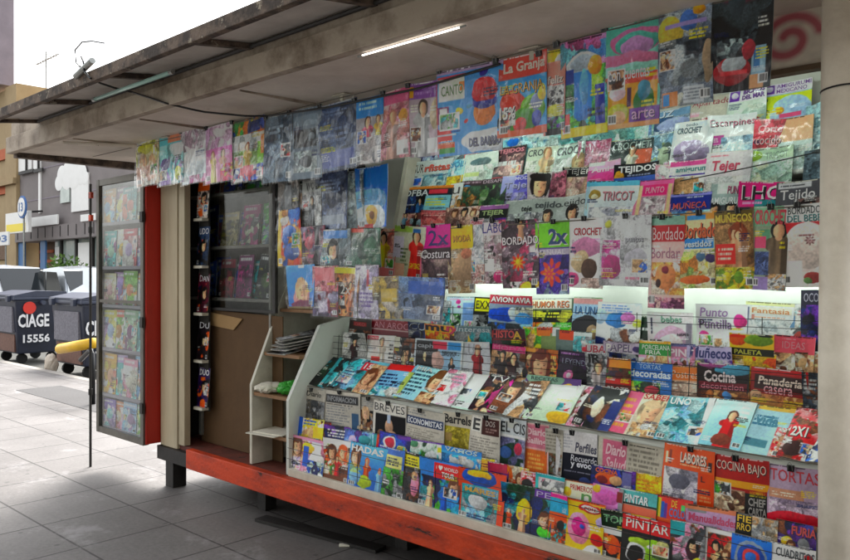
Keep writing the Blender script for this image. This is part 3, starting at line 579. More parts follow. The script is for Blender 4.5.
# ================================================================== MAGAZINES
TABLE = '''@A
-3.819 2.975 0.375 0.347 0.217 8|lp|n 0 .1 1 .95 pk,lp,sk,w 4; e .5 .3 .2 .12 y; r .4 .25 .55 .8 b; f .22 .3 .13 br; e .2 .78 .09 .06 k; e .2 .78 .05 .035 w; e .78 .55 .2 .25 w; r .0 0 1 .08 pk; n .55 .6 1 .95 lg,b,nb 5|lilac and yellow kids magazine at the far left end
-3.532 2.975 0.375 0.237 0.246 8|cr|r 0 0 1 .14 w; n 0 .15 1 1 br,g,cr,o,tn 5; f .3 .35 .14 br; f .68 .3 .13 o; p .5 .42 .5 r br; r 0 .86 1 1 br|cream kids magazine with orange and green cartoon children
-3.268 2.975 0.375 0.311 0.255 8|4a9ad8|g 6ab4e6 2a62b0; T HADAS .05 .05 .9 .2 w; f .2 .32 .13 br; p .5 .3 .6 o c8641e; p .82 .45 .5 lb o; e .45 .82 .2 .12 b5cc3a; e .2 .75 .15 .16 lb|sky blue kids magazine with orange haired cartoon girl
-3.055 2.975 0.375 0.150 0.265 8|4f74b8|n 0 .4 1 1 g,dg,gr 4; r .1 .14 .9 .4 d2cf86; l .15 .18 .85 .36 nb 3|blue and green kids magazine with pale yellow panel
-2.924 2.975 0.375 0.143 0.263 8|k|r .08 .06 .95 .3 y; l .12 .1 .9 .27 k 3; n 0 .35 1 1 dgr,k,br 4; e .75 .6 .18 .25 pk; f .7 .45 .12 tn|black kids magazine with yellow title block and pink figure
-2.714 2.975 0.375 0.288 0.258 8|3f7fc0|n 0 .35 1 1 3a86cc,t,nb,g 5; r .36 .06 .98 .36 r; T I_♥_WORLD .42 .1 .92 .2 w; T TOUR .55 .22 .85 .32 w; p .3 .45 .55 sk br; p .65 .5 .5 b k; f .85 .5 .13 br|blue kids magazine with red title box of white letters
-2.433 2.975 0.375 0.287 0.252 8|d8522e|e .45 .15 .36 .17 b; e .45 .1 .25 .08 y; r .08 .32 .86 1 t; n .1 .34 .84 1 t,lb,3f9fa6,gr 5; T MARES .14 .36 .8 .46 d8b04a; e .45 .62 .2 .14 lgr; l .15 .86 .8 .96 nb 2|orange bordered kids magazine with teal sea panel
-2.157 2.975 0.375 0.283 0.226 8|2c6a8a|n 0 0 1 1 nb,t,dg,2c6a8a 5; r .62 .03 1 .2 p; T PE .66 .06 .95 .17 lp; e .45 .55 .15 .26 y; p .42 .45 .5 sk e8c040; p .15 .55 .4 o br; e .85 .85 .15 .1 5fd03a; f .85 .62 .1 br|dark teal kids magazine with yellow haired cartoon princess
-1.975 2.975 0.375 0.102 0.225 8|t|r 0 0 1 .1 m; r 0 .12 1 .38 2f9fc0; r 0 .38 1 .6 o; n 0 .55 1 1 o,tn,br,t 4; e .6 .62 .2 .1 k|teal and orange kids magazine with pink top band
-1.837 2.975 0.375 0.184 0.221 8|f2b61e|r 0 0 1 .05 o; e .62 .14 .3 .09 r; e .62 .14 .24 .06 w; T PON .48 .11 .76 .17 r; e .35 .55 .32 .3 pk; e .35 .52 .2 .18 m; e .45 .5 .07 .05 b; e .85 .7 .16 .12 r; e .75 1 .25 .18 w; e .9 .35 .1 .1 lp|yellow kids magazine with big pink rounded shape
-1.696 2.975 0.375 0.106 0.208 8|123018|T TOP .1 .1 .9 .26 8fd09a; e .5 .2 .42 .1 dg; T TOP .15 .14 .9 .25 8fd09a; r 0 .36 1 .5 lg; n 0 .5 1 1 o,r,k,e87a20 4; e .45 .7 .3 .2 o|dark green kids magazine with bright orange figure
-1.540 2.975 0.375 0.226 0.207 8|k|r 0 0 1 .3 c8242c; T PINTAR .08 .06 .92 .24 w; e .65 .62 .26 .24 8fbc28; e .35 .5 .18 .1 a8c83a; e .8 .45 .12 .08 c8c88a; e .3 .72 .2 .18 lgr; e .3 .74 .17 .16 k; e .4 .86 .07 .05 o; e .55 .55 .05 .04 w; e .7 .55 .05 .04 w|red topped kids magazine with lime green monsters on black
-1.363 2.975 0.375 0.138 0.228 8|7a7480|n 0 0 1 1 gr,dgr,pk,br 5; r 0 0 .4 .25 t; e .65 .45 .2 .2 4a2c3a; f .65 .4 .14 k; e .8 .65 .15 .08 c8c83a; l .05 .75 .6 .9 w 3|grey and mauve kids magazine with dark haired figure
-1.241 2.975 0.375 0.115 0.225 8|f0eee8|r .12 .08 .95 .95 3a2a2a; n .12 .08 .95 .95 br,k,tn,r 4; f .4 .3 .13 k; f .75 .4 .13 br; r .12 .6 .95 .95 2a5a8a; l .2 .65 .9 .9 w 3|white framed kids magazine with brown photo
-1.116 2.975 0.375 0.150 0.226 8|2f6cc0|g 3a7cd0 1f4c98; e .5 .35 .4 .28 8a98a8; e .5 .35 .34 .23 2a58a8; e .5 .33 .22 .14 c84a4a; e .5 .33 .14 .09 3a78c8; l .2 .7 .85 .9 w 3; n 0 .75 1 1 b,y,r,lb 4|bright blue kids magazine with round grey badge
-0.968 2.975 0.375 0.154 0.229 8|e6e4e2|T CUADRITOS .14 .06 .98 .2 5a5e64; r .3 .26 1 .4 r; T COMIC .35 .28 .95 .38 w; n 0 .45 1 1 r,lgr,b,w 5; e .85 .15 .1 .06 r|white kids magazine with grey title and red band
@B
-3.834 3.016 0.455 0.248 0.250 8|e8d8b0|r 0 0 .16 1 b; n .16 0 1 1 w,y,cr,tn 5; r .6 .2 1 .5 y; l .2 .05 .7 .2 b 2|white and yellow kids magazine with blue spine
-3.695 3.015 0.451 0.086 0.250 8|4a2424|n 0 0 1 1 br,k,dr,o 4|narrow dark brown kids magazine
-3.577 3.014 0.441 0.203 0.250 8|2c1f44|n 0 0 1 1 k,p,nb,2c1f44 5; l .15 .08 .9 .3 w 3; e .5 .4 .2 .1 lp|dark violet kids magazine with white lettering
-3.389 3.013 0.439 0.244 0.250 8|5a78c8|n 0 0 1 1 lb,p,b,5a78c8 5; e .7 .2 .18 .1 t; e .3 .25 .15 .1 lp|periwinkle blue kids magazine with teal blob
-3.230 3.013 0.440 0.125 0.250 8|d8492a|n 0 0 1 1 o,r,t,d8492a 4; r 0 0 .35 1 t|red and teal kids magazine, narrow
-3.100 3.016 0.461 0.240 0.250 8|2a50b8|n 0 0 1 1 b,nb,3a3aa8 4; e .35 .22 .22 .14 w; e .35 .22 .17 .1 c83050; e .75 .35 .16 .12 e0cc70; r .6 0 1 .1 p|royal blue kids magazine with red splash badge
-2.870 3.016 0.455 0.297 0.250 8|5f9a74|n 0 0 1 1 w,g,dg,lg,t 5; e .25 .1 .15 .09 w; e .25 .1 .1 .06 5f9a74; r 0 0 1 .04 p; e .7 .3 .15 .1 lgr; r .84 .1 .95 .2 y|green and white kids magazine with ring letter
-2.606 3.015 0.454 0.258 0.250 8|4aa0dc|r 0 0 1 .1 3a86c8; n 0 .15 1 1 4aa0dc,lb,w,3f7fc0 4; T VAMOS .1 .02 .9 .1 lt; e .35 .3 .14 .1 lgr; e .7 .28 .14 .1 lgr|sky blue kids magazine with pale cartoon animals
-2.450 3.012 0.430 0.142 0.250 8|8a94b0|n 0 0 1 1 lb,y,gr,lp 4; e .5 .15 .35 .1 d8a838; l .25 .1 .75 .2 dr 2|grey blue kids magazine with gold crest
-2.354 3.011 0.423 0.112 0.250 8|8a2460|n 0 .2 1 1 p,nb,8a2460 4; r .1 .02 .9 .18 a82c50|maroon and purple kids magazine
-2.247 3.011 0.421 0.114 0.250 8|e8c860|n 0 0 1 1 y,cr,tn,o 4; f .6 .25 .2 br|pale yellow kids magazine with brown haired child
-2.166 3.009 0.412 0.105 0.250 8|d07080|n 0 0 1 1 pk,tn,r,d07080 5; e .4 .25 .3 .1 k; l .1 .05 .9 .15 w 2|rose pink kids magazine with dark beret
-2.059 3.010 0.417 0.145 0.250 8|4ab0b0|r .12 .08 1 1 c8b8b8; n .14 .1 1 1 lgr,pk,gr,w 4; r 0 0 1 .08 3f9fa6|teal framed kids magazine with grey pink photo
-1.908 3.009 0.412 0.190 0.250 8|ece4c4|T PRIMEROS .3 .07 .9 .17 c8303a; e .22 .22 .12 .08 y; e .7 .32 .12 .08 w; T n .62 .2 .9 .34 5a9a4a; r 0 0 1 .03 o; l .1 .38 .6 .5 g 2|cream kids magazine with red and green letters
-1.759 3.011 0.419 0.149 0.250 8|d88ac0|e .5 .2 .4 .13 d870b8; e .15 .08 .12 .07 y; r .85 0 1 1 gr; n 0 .4 1 1 pk,t,m 4; r .8 .06 .98 .24 dr|pink kids magazine with yellow corner badge
-1.616 3.011 0.425 0.187 0.250 8|5aa8a8|T PINTAR .2 .08 .8 .22 e8f0f0; r 0 .26 1 .4 c86850; r .02 .02 .1 .3 b84868; n 0 .4 1 1 t,lb,y 4; r 0 .22 1 .25 k|teal colouring book with pale curved letters
-1.451 3.012 0.428 0.162 0.250 8|d03a30|r .02 .05 .1 .35 g; r .1 .05 .18 .4 y; r .18 .1 .26 .4 b; r .26 .12 .34 .4 p; T DE .45 .05 .6 .16 y; T COLOR .4 .18 .92 .32 3a8ad0; r .7 .1 .8 .2 5ac070; r 0 .36 1 .42 o; n 0 .5 1 1 r,o,y 4|red colouring book with rainbow pencils
-1.282 3.011 0.421 0.199 0.250 8|c0a0c0|r 0 0 1 .08 e08868; T Manualidades .05 .13 .98 .26 d8507a; n 0 .3 1 1 lp,pk,gr,w 4; r .05 .08 .4 .12 gr|mauve craft magazine with pink script title
-1.114 3.011 0.424 0.154 0.250 8|9a9488|r 0 0 .4 .32 k; T FIE .04 .03 .38 .13 y; T RRO .04 .15 .38 .26 y; n .4 .02 1 .5 b8ae9c,gr,a09480,tn 4; n 0 .4 1 1 gr,k 4|grey comic with black block and yellow letters
-0.970 3.012 0.429 0.141 0.250 8|4a4a90|n 0 0 1 1 nb,p,4a4a90,br 5; T FURIA .4 .05 1 .18 d04a4a; e .3 .3 .15 .08 y; f .4 .35 .1 br; e .7 .28 .15 .08 gr|violet blue comic with red title
@B2
-1.748 3.058 0.493 0.218 0.250 6|33409a|n 0 0 1 1 33409a,nb,p 4; e .35 .2 .25 .1 o; e .55 .22 .15 .08 tn; e .25 .24 .12 .07 dr; r .7 .05 .9 .3 6a6a9a; T COCINA .1 .04 .6 .12 o|indigo recipe book with orange dishes
-1.583 3.058 0.494 0.121 0.250 6|dca820|n 0 0 1 1 y,dca820,e8b830 3; l .1 .1 .9 .3 c88a1a 3|plain mustard yellow booklet
@C
-3.896 3.093 0.668 0.242 0.207 3|b8b2a6|r .12 .34 1 .9 6a645c; n .12 .36 1 .9 6a645c,dgr,gr 6; T Diario .2 .08 .8 .24 k; l .05 .9 .95 .98 gr 2|grey newspaper with dark photo at the left end
-3.613 3.092 0.641 0.345 0.245 3|c6c0b4|r .08 .1 .95 .3 3a3a3c; T INFORMACION .12 .13 .9 .26 gr; l .08 .36 .75 .95 gr 9; r .78 .5 .95 .92 3f6288; l .1 .32 .9 .36 k 1|newspaper with black masthead and blue corner strip
-3.376 3.094 0.684 0.183 0.192 3|b0aa9e|l .05 .05 .9 .3 gr 4; n .1 .4 .9 1 br,tn,gr,k 4; f .4 .5 .15 tn|half hidden newspaper with brown figure photo
-3.195 3.093 0.668 0.263 0.200 3|e6e2d8|T BREVES .04 .06 .96 .28 2a2a2a; r .08 .36 .98 1 16161a; e .5 .7 .12 .2 sk; r .44 .36 .54 .6 b8c8e0; e .6 .9 .12 .1 sk; e .25 .9 .1 .1 8a6a50|white paper with large black photo of suited man
-2.923 3.091 0.631 0.295 0.226 3|cdc7ba|r .03 .2 .97 .4 35466e; T ECONOMISTAS .06 .23 .95 .37 dfe3ea; l .05 .04 .6 .16 gr 2; l .06 .46 .92 .98 a09a8e 10|newspaper with navy headline band
-2.682 3.092 0.648 0.202 0.221 3|cfc7b4|T Barrels .05 .05 .95 .27 1c1818; r .06 .34 .95 1 b5a52e; n .06 .34 .95 1 b5a52e,a8982a,c8b84a 6; r .08 .5 .3 .7 a88a50|paper with blackletter title and mustard photo
-2.493 3.092 0.647 0.190 0.229 3|d8d2c6|r .05 .04 .4 .36 efeae0; T E .1 .07 .36 .33 1a1a1a; r .42 .04 .97 .4 4a2a28; T DOS .55 .08 .85 .2 c8b8b0; l .55 .24 .9 .36 a88a84 2; l .06 .46 .94 .98 9a948a 9|newspaper with big E and dark brown block
-2.325 3.092 0.641 0.161 0.243 3|cfd6da|T EL_CIS .04 .08 .98 .3 22262c; n .02 .4 1 1 8a8cb0,6a6a9a,b0b0cc,dg 4; e .72 .6 .16 .12 d83a5a; e .25 .7 .22 .12 3a62a8; r 0 .34 1 .4 e8e8e8|pale paper with red balloon in violet photo
-2.177 3.092 0.633 0.146 0.246 3|d6d0c4|r .02 .02 .98 .98 e8b0ac; r .04 .04 .96 .48 d6768c; T Diario .1 .1 .9 .24 ecc8cc; T Sailing .1 .28 .9 .44 ecc8cc; r .06 .52 .94 .96 e06a28; l .15 .58 .85 .9 f0b050 4|paper with pink title block above orange box
-2.076 3.093 0.656 0.090 0.211 3|c0baac|l .05 .05 .95 .5 8a8478 6; n .05 .55 .95 1 5a5a40,br,gr 4|narrow newspaper strip with dark olive photo
-1.951 3.091 0.624 0.215 0.247 3|e2dfe0|r .12 .42 1 1 1c1e2c; T Perfiles .45 .2 .98 .38 4a4a60; T Recuerdo .35 .44 1 .56 dfe0ea; T y_evoco .35 .58 .95 .7 dfe0ea; l .2 .74 .9 .77 8a8aa0 1; e .7 .9 .15 .08 3a4a88; l .08 .06 .4 .34 b8b8c0 5|tilted white paper with black box of white headline
-1.681 3.091 0.618 0.324 0.246 3|c6bfae|r .08 .04 .44 .62 d86a8a; T Diario .12 .1 .42 .3 f0c8d0; T Salud .12 .34 .42 .56 f0c8d0; l .48 .1 .95 .6 8a8478 6; l .48 .04 .95 .08 3a3630 1; e .6 .74 .1 .2 7a7468; n .5 .7 .95 .95 a8a294,8a8478,c6bfae 5; l .08 .7 .44 .95 9a9488 5|wide newspaper with pink title square
-1.414 3.092 0.644 0.221 0.239 3|e0602e|n .04 .4 .7 1 b8b4c0,d8d4dc,8a8894,e8e4ea 4; T LABORES .35 .1 .85 .28 f0d8c8; l .35 .3 .85 .34 f0c0a0 1; r .05 .14 .1 .34 f0d0b0; r .12 .1 .17 .34 8a4a3a; r .88 .2 .95 .36 4a3a3a; r .72 .4 1 1 d85428; T L .76 .45 .84 .55 7a2a1a; l .74 .65 .95 .9 f0a070 4; e .35 .62 .2 .12 6a6a78|orange craft magazine with pale fabric photo
-1.196 3.091 0.614 0.221 0.261 3|9a2420|T COCINA_BAJO .08 .08 .95 .26 e8c8b8; r .06 .36 1 .46 d8982a; r 0 .5 .6 1 a08070; n 0 .52 .6 1 cab090,6a4a3a,a8907a,e0d0b8 4; r .6 .52 1 1 2a2a2c; T CHEF .66 .58 .94 .7 a8a4a0; T CARTA .66 .72 .96 .84 a8a4a0; T TAPA .66 .86 .94 .96 a8a4a0|dark red cookery magazine with yellow stripe and blackboard menu
-0.991 3.091 0.622 0.190 0.249 3|a895a8|T TORTAS .06 .06 1 .24 c22a3a; r .04 .36 .7 .5 b88a70; n .04 .5 1 .8 b8a8b8,c8b8c8,9a8aa0 4; e .55 .82 .6 .14 c0203e; l .1 .4 .6 .47 e0d0c0 2; r 0 .92 1 1 d8c8d0|mauve baking magazine with red title and cake
@D
-3.891 3.124 0.892 0.141 0.250 48|3a8a9a|n 0 0 1 1 k,3a8a9a,k,dg 3|black and teal magazine, leftmost of the fanned ones
-3.795 3.124 0.892 0.157 0.250 48|20282a|n 0 0 1 1 k,20282a,t,lg 3; r 0 0 .2 1 t|almost black magazine with pale green edge
-3.580 3.124 0.892 0.351 0.250 48|6fb0c0|n 0 0 .6 1 lb,t,6fb0c0,dgr 4; r .4 .08 .72 .34 c83848; T 15 .46 .12 .66 .3 f0d8d8; n .6 .1 1 1 sk,tn,c89a80 4; l .05 .4 .4 .9 nb 5; f .75 .5 .14 br|pale blue celebrity magazine with small red square
-3.302 3.124 0.892 0.281 0.250 48|7fb0d0|r .1 0 .9 .2 d03a3a; l .1 .3 .8 .9 nb 6; r .85 .2 1 1 a8b86a; n .1 .7 .9 1 t,lb,w 4; r 0 .25 .1 1 c8d0a0|light blue magazine with red header and olive edge
-3.049 3.124 0.892 0.307 0.250 48|9cc8d8|l .05 .1 .6 .9 2a4a5a 7; f .8 .4 .2 6a4a30; n .6 .7 1 1 sk,br,tn 4; T MIA .08 .03 .5 .14 w|aqua magazine with text and woman's face at right
-2.833 3.124 0.892 0.169 0.250 48|c4b4c0|n 0 0 1 1 c4b4c0,lgr,pk,w 3; l .1 .1 .9 .4 gr 3|pale pinkish grey magazine with faint text
-2.653 3.124 0.892 0.221 0.250 48|d8e8dc|g e8f2ea b8d0c4; r .05 .8 .9 .95 lgr|pale mint blank backed magazine
-2.538 3.124 0.892 0.173 0.250 48|3a2430|n 0 0 1 1 k,3a2430,m,sk,dgr 4; T TV .1 .04 .8 .2 e8e8e8; e .7 .6 .2 .2 b04a80; f .3 .5 .15 br|dark magazine with magenta figure and white title
-2.371 3.124 0.892 0.251 0.250 48|8a7a68|n 0 0 1 1 br,tn,lgr,8a7a68,dgr 4; f .3 .4 .18 4a3426; l .55 .1 .95 .5 w 4|brown toned fashion magazine with glossy glare
-2.153 3.124 0.892 0.243 0.250 48|d4e4d4|r .2 .74 1 1 d8b020; g e0ece0 b8ccb4; e .8 .86 .3 .14 d8b020|pale green magazine with yellow lower corner
-1.998 3.124 0.892 0.120 0.250 48|d88090|n 0 0 1 1 pk,w,br,d88090 4; r 0 0 .25 1 f0d0d4|pink edged magazine with glossy fold
-1.895 3.124 0.892 0.189 0.250 48|3a3030|n 0 0 1 1 k,br,cr,3a3030,nb 4; r .7 .3 1 1 2a3a78; e .4 .5 .12 .25 cr|dark brown magazine with blue side panel
-1.686 3.124 0.892 0.242 0.250 48|d8ccb8|r 0 0 .35 1 e06a8a; l .05 .15 .3 .9 f0b040 5; f .66 .45 .22 c8b090; T SABER .38 .02 .95 .15 d02a2a; n .4 .7 1 1 cr,tn,lgr 4|pink striped magazine with fair haired woman's face
-1.472 3.124 0.892 0.204 0.250 48|7ab4b8|n 0 0 1 1 lb,t,7ab4b8,lt,3f8088 4; T UNO .05 .04 .5 .2 f0f4f4; r .85 0 1 1 d8e8ec|teal magazine with sea wave photo
-1.292 3.124 0.892 0.169 0.250 48|b4dce8|g c4e6ee 90c8d8; p .55 .25 .75 r 5a3020; e .5 .85 .25 .12 8a4a3a; l .7 .1 .95 .4 w 3|pale cyan magazine with red dressed woman
-1.137 3.124 0.892 0.161 0.250 48|a8ccd8|r .1 0 1 .1 d8b04a; l .1 .2 .7 .45 3a7a98 3; T vida .15 .2 .7 .42 3a8aa8; n .7 .4 1 1 w,r,sk 4; r .05 .7 .6 .85 5a8a98|light blue health magazine with yellow top
-1.007 3.124 0.892 0.116 0.250 48|b84a48|n 0 0 1 1 r,w,br,dr 5; r .1 .35 .7 .6 c82a3a; T 2X1 .15 .38 .65 .57 w; e .4 .8 .3 .15 4a2a2a|red and white food magazine
-0.926 3.124 0.892 0.066 0.250 48|3a6098|l .05 .1 .9 .9 d8e4f0 4; n 0 .6 1 1 nb,b,w 4|blue magazine with white letters by the post
@E
-3.769 3.329 0.976 0.233 0.250 6|a8a8a6|n 0 0 1 1 b4b4b0,9a9c9c,a8a8a6 3; p .5 .1 .85 3a1a22 1a1414; e .5 .13 .28 .04 141414; r .35 .03 .65 .12 141414|grey magazine with man in black hat
-3.534 3.329 0.974 0.255 0.250 6|dcd2cc|r .02 .03 .4 .13 e03a50; T GENTE .05 .05 .38 .11 w; p .55 .08 .8 e8dccc 4a2a1e; r .2 .55 .5 .85 d83a30; l .8 .2 .98 .6 k 4; r 0 .85 1 .95 d0c0cc|pale magazine with brown haired woman in red
-3.316 3.329 0.969 0.197 0.250 6|4a4446|n 0 0 1 1 k,dgr,br,lgr 5; r 0 0 .25 .25 c8c8b8; f .55 .4 .18 1c1414; p .5 .35 .5 sk 1c1414; r .9 0 1 1 lgr|dark magazine with several small portraits
-3.042 3.329 0.973 0.370 0.250 6|c4ccd4|r .04 .05 .96 .95 9ab8d0; r .04 .05 .5 .95 1c1e24; r .38 .05 .68 .22 d83a58; r .7 .05 .96 .22 3a8ac0; T caph .06 .1 .4 .24 9a9ea6; e .5 .5 .12 .25 c8a8a0; p .78 .4 .55 3a3c44 2a2a2a; p .25 .3 .7 16181c 16181c; r .04 .85 .96 .95 2a3a5a|white framed magazine with black suited figures
-2.756 3.329 0.976 0.216 0.250 6|c8ccd2|T LU .06 .04 .45 .3 b0b4bc; p .55 .06 .9 9a2030 b08a78; r .38 .15 .72 .18 1a1a1a; n 0 .6 .3 1 lgr,gr 3|grey magazine with bald man in red shirt
-2.540 3.329 0.972 0.229 0.250 6|8a7078|r 0 0 1 .14 d04a88; T MODA .05 .02 .95 .12 e06a98; n 0 .15 1 1 gr,tn,k,br 4; p .35 .15 .8 2a2024 1c1414; p .68 .18 .8 382428 1c1414; l .05 .7 .4 .95 pk 3|magenta headed magazine with two dark haired women
-2.332 3.329 0.969 0.214 0.250 6|a8683a|r 0 0 .35 .2 e09040; n 0 .1 1 1 br,o,tn,k 4; f .55 .35 .26 6a3418; l .8 .1 .98 .6 e8c070 4|brown orange magazine with large woman's face
-2.125 3.328 0.967 0.199 0.250 6|3a2444|n 0 .2 1 1 3a2444,2a1a34,4a2c50 3; T LEYENDA .15 .16 .98 .27 8a90a8; e .35 .5 .16 .1 e87aa8; e .35 .5 .08 .05 fbd8e8; l .1 .04 .8 .1 a87ab0 1; l .1 .72 .9 .78 b0a0c0 1|dark purple magazine with glowing pink star
-1.982 3.329 0.970 0.111 0.250 6|8a8a90|n 0 0 1 1 gr,lgr,dgr,9a8a88 5; T IR .1 .02 .6 .2 c8ccd2; p .55 .2 .8 b0a8a8 5a4a44|narrow grey magazine with pale figure
-1.869 3.327 0.952 0.133 0.250 6|6a2420|r .1 .02 1 .2 e08a2a; n 0 .2 1 .5 g,br,dg,6a2420 4; r 0 .4 1 .5 b03028; T PROTE .1 .55 .9 .68 ece4e0; T GUIA .15 .7 .85 .83 ece4e0|brown red magazine with orange header
-1.710 3.326 0.942 0.216 0.250 6|3a78b8|r 0 0 1 .32 2f72b8; T TORTAS .25 .04 .75 .12 a8d0e8; T decoradas .04 .14 .98 .28 dcecf6; n 0 .36 .75 1 g,7ab03a,c8c040,dg 5; e .55 .5 .15 .08 c04a5a; n .7 .6 1 1 b,lb,nb,w 4|blue cookery magazine with green vegetable photo
-1.536 3.326 0.940 0.141 0.250 6|c8a890|r 0 .03 1 .26 d87a3a; T Postres .08 .08 .92 .22 f0d0b0; n 0 .28 1 .6 a89080,c8b0a0,8a7468 3; r 0 .62 1 1 4a3430; e .5 .8 .4 .15 6a4a3a; T Flan .1 .82 .8 .92 d8c0b0|tan dessert magazine with orange title band
-1.364 3.328 0.963 0.224 0.250 6|2a1e20|e .7 .1 .35 .1 5a98b0; e .3 .0 .3 .08 a85a90; T Cocina .14 .12 .75 .32 e8d8d8; r .04 .32 .95 .45 6a2030; T decoracion .08 .34 .9 .44 d8788a; n 0 .46 1 1 8a5a34,3a2418,c09060,6a4024 6; e .6 .55 .08 .07 5a90c8; e .7 .75 .1 .08 c8a030; e .4 .62 .1 .06 c89a68; e .3 .7 .1 .06 b88a5a; e .5 .72 .1 .06 c89a68|dark cookery magazine with truffles and pale title
-1.140 3.328 0.959 0.232 0.250 6|8a2a28|r 0 0 1 .1 a82c30; r .08 .12 .95 .36 3a1c1a; T Panaderia .14 .14 .9 .28 ecd8c8; T casera .25 .3 .75 .42 e8a0a8; n 0 .44 1 1 b07a50,8a5a38,d8a878,6a4028 4; e .3 .6 .25 .12 c8925a; e .7 .66 .25 .13 b8804c; e .12 .46 .1 .08 d8b090|dark red bread baking magazine with loaves
-1.000 3.327 0.957 0.064 0.250 6|46505e|n 0 0 1 1 46505e,dgr,br,gr 4; l .1 .1 .8 .3 lgr 3|slate grey magazine against the post
@E2
-2.215 3.270 0.938 0.325 0.150 14|5a3a78|e .35 .06 .34 .3 8ab09a; T RECETAS .1 .04 .6 .16 2a5a4a; r 0 .34 1 1 5a3a78; e .76 .45 .16 .26 d0a838; T 100 .66 .36 .86 .54 a87a1a; n 0 .7 .6 1 8a6a98,5a3a78,lgr 4|purple recipe booklet with green arch and gold oval
@F
-3.812 3.408 1.063 0.226 0.250 6|3a2a26|r .2 .1 .8 .2 8a2a2a; n 0 .3 1 1 k,br 3; T ORO .25 .11 .75 .19 b84a4a|dark brown magazine with dim red strip
-3.528 3.408 1.065 0.363 0.250 6|7a2030|g 8a2436 4a1420; T AN_AROC .08 .06 .92 .22 d88a98; r .02 .24 .98 .27 c8b8b4|maroon magazine with pinkish capital title
-3.257 3.408 1.060 0.210 0.250 6|2c3a5a|T CUO .05 .03 .95 .19 c8d4e0; n 0 .2 1 1 nb,gr,k 4; r .6 .22 1 .4 4a6a98|navy magazine with thick pale letters
-3.085 3.407 1.054 0.248 0.250 6|d8a030|T muy .02 .02 .98 .2 d83a58; n 0 .18 1 1 y,o,br 4; e .9 .18 .15 .06 e8b838|golden yellow magazine with raspberry letters
-2.844 3.407 1.058 0.283 0.250 6|6a8088|T Interesa .05 .02 .98 .14 c0ccd0; n 0 .14 1 1 gr,t,dgr 4|grey teal magazine with tall pale letters
-2.791 3.404 1.028 0.198 0.250 6|d8a828|r .12 .06 1 1 8a2420; T LUGAR .3 .12 .9 .2 c87a4a; n .12 .22 1 1 dr,br,8a2420 4|yellow bordered magazine with brick red centre
-2.582 3.407 1.053 0.253 0.250 6|4a2a3a|T HISTO .05 .03 .7 .2 d04a4a; T A .66 .05 .9 .22 d8b030; n 0 .2 1 1 nb,dg,4a2a3a 4; r 0 .22 1 .25 dr|dark plum magazine with red and yellow letters
-2.368 3.409 1.075 0.217 0.250 6|7a8a5a|n 0 0 .5 1 y,g,tn 4; r .38 -.0 .8 .14 e0522a; r .4 .04 .75 .2 e87a2a; l .42 .02 .78 .1 dr 1; r .8 .02 1 .2 lgr|olive comic with bright orange block
-2.179 3.408 1.063 0.198 0.250 6|6a7a78|r .1 -.0 .5 .2 e0562e; l .15 .02 .45 .08 dr 1; r .5 .02 1 .1 c8d0d0; n .5 .1 1 1 lgr,t,gr 4|grey green comic with single orange block
-2.040 3.402 1.005 0.143 0.250 6|b8b0b4|T UBA .15 .03 .95 .18 b83a4a; e .12 .12 .1 .05 c83a4a; n 0 .2 1 1 gr,lgr,tn 4|pale grey magazine with red capitals
-1.894 3.404 1.022 0.206 0.250 6|b4a8b8|T PAPEL .06 .04 .72 .2 6a5a78; e .84 .13 .1 .06 4a3a6a; n 0 .22 1 1 nb,k,gr 4; l .08 .24 .6 .28 nb 1|greyish lilac craft magazine with violet dot
-1.721 3.405 1.038 0.163 0.250 6|3f8a4a|r 0 0 1 .06 c8a040; T PORCELANA .1 .08 .98 .17 dce8d8; T FRIA .2 .18 .7 .26 dce8d8; n 0 .28 1 1 pk,tn,w 4|green cold porcelain craft magazine
-1.586 3.405 1.033 0.126 0.250 6|b88098|r 0 0 1 .06 6a6a90; T PINT .06 .1 .95 .24 ecdce4; n 0 .26 1 1 pk,gr,br 4|dusty pink painting magazine with white capitals
-1.456 3.404 1.029 0.211 0.250 6|b8b0cc|T Muñecos .06 .02 .98 .22 35387a; r .3 .24 .6 .34 8a2a5a; n 0 .24 1 1 lp,gr,lgr,p 5|lavender doll making magazine with navy script
-1.270 3.411 1.094 0.192 0.250 6|d8b030|e .18 .12 .2 .1 e0622a; r .02 .03 .34 .08 c83a20; e .62 .12 .3 .1 7a9a38; e .75 .03 .15 .03 2a2a2a; r .05 .26 .95 .38 24281a; T PALETA .1 .28 .7 .36 b8b838; n 0 .4 1 1 y,o 4|yellow craft magazine with orange and green felt pouches
-1.104 3.411 1.095 0.156 0.250 6|cc5a68|T IDEAS .2 .1 .75 .22 e0909a; l .2 .05 .6 .08 e0a0a8 1; n 0 .3 1 1 tn,cr,br 4|coral pink magazine with faint title
-1.036 3.404 1.029 0.093 0.250 6|a08468|n 0 0 1 1 tn,br,a08468,cr 4; e .4 .2 .3 .1 c8a880|sandy brown food magazine half behind the post
@G
-3.170 3.484 1.188 0.148 0.260 7|8a9a9c|n 0 0 1 1 gr,lgr,k,t 4|grey green magazine at the left of the glow
-3.010 3.487 1.214 0.227 0.260 7|b4c8d8|r .55 .15 1 .8 7a9ac8; e .4 .12 .08 .05 d04a98; e .42 .24 .06 .04 b03a98; n 0 .4 .5 1 g,lgr,dg 4; l .1 .05 .9 .1 pk 1|pale blue magazine with magenta spots
-2.844 3.487 1.213 0.134 0.260 7|1e1e20|r .08 .04 .95 .32 e8d028; T EXX .12 .08 .9 .26 1a1a1a; n 0 .4 1 1 k,dgr,gr 4|black magazine with yellow title box
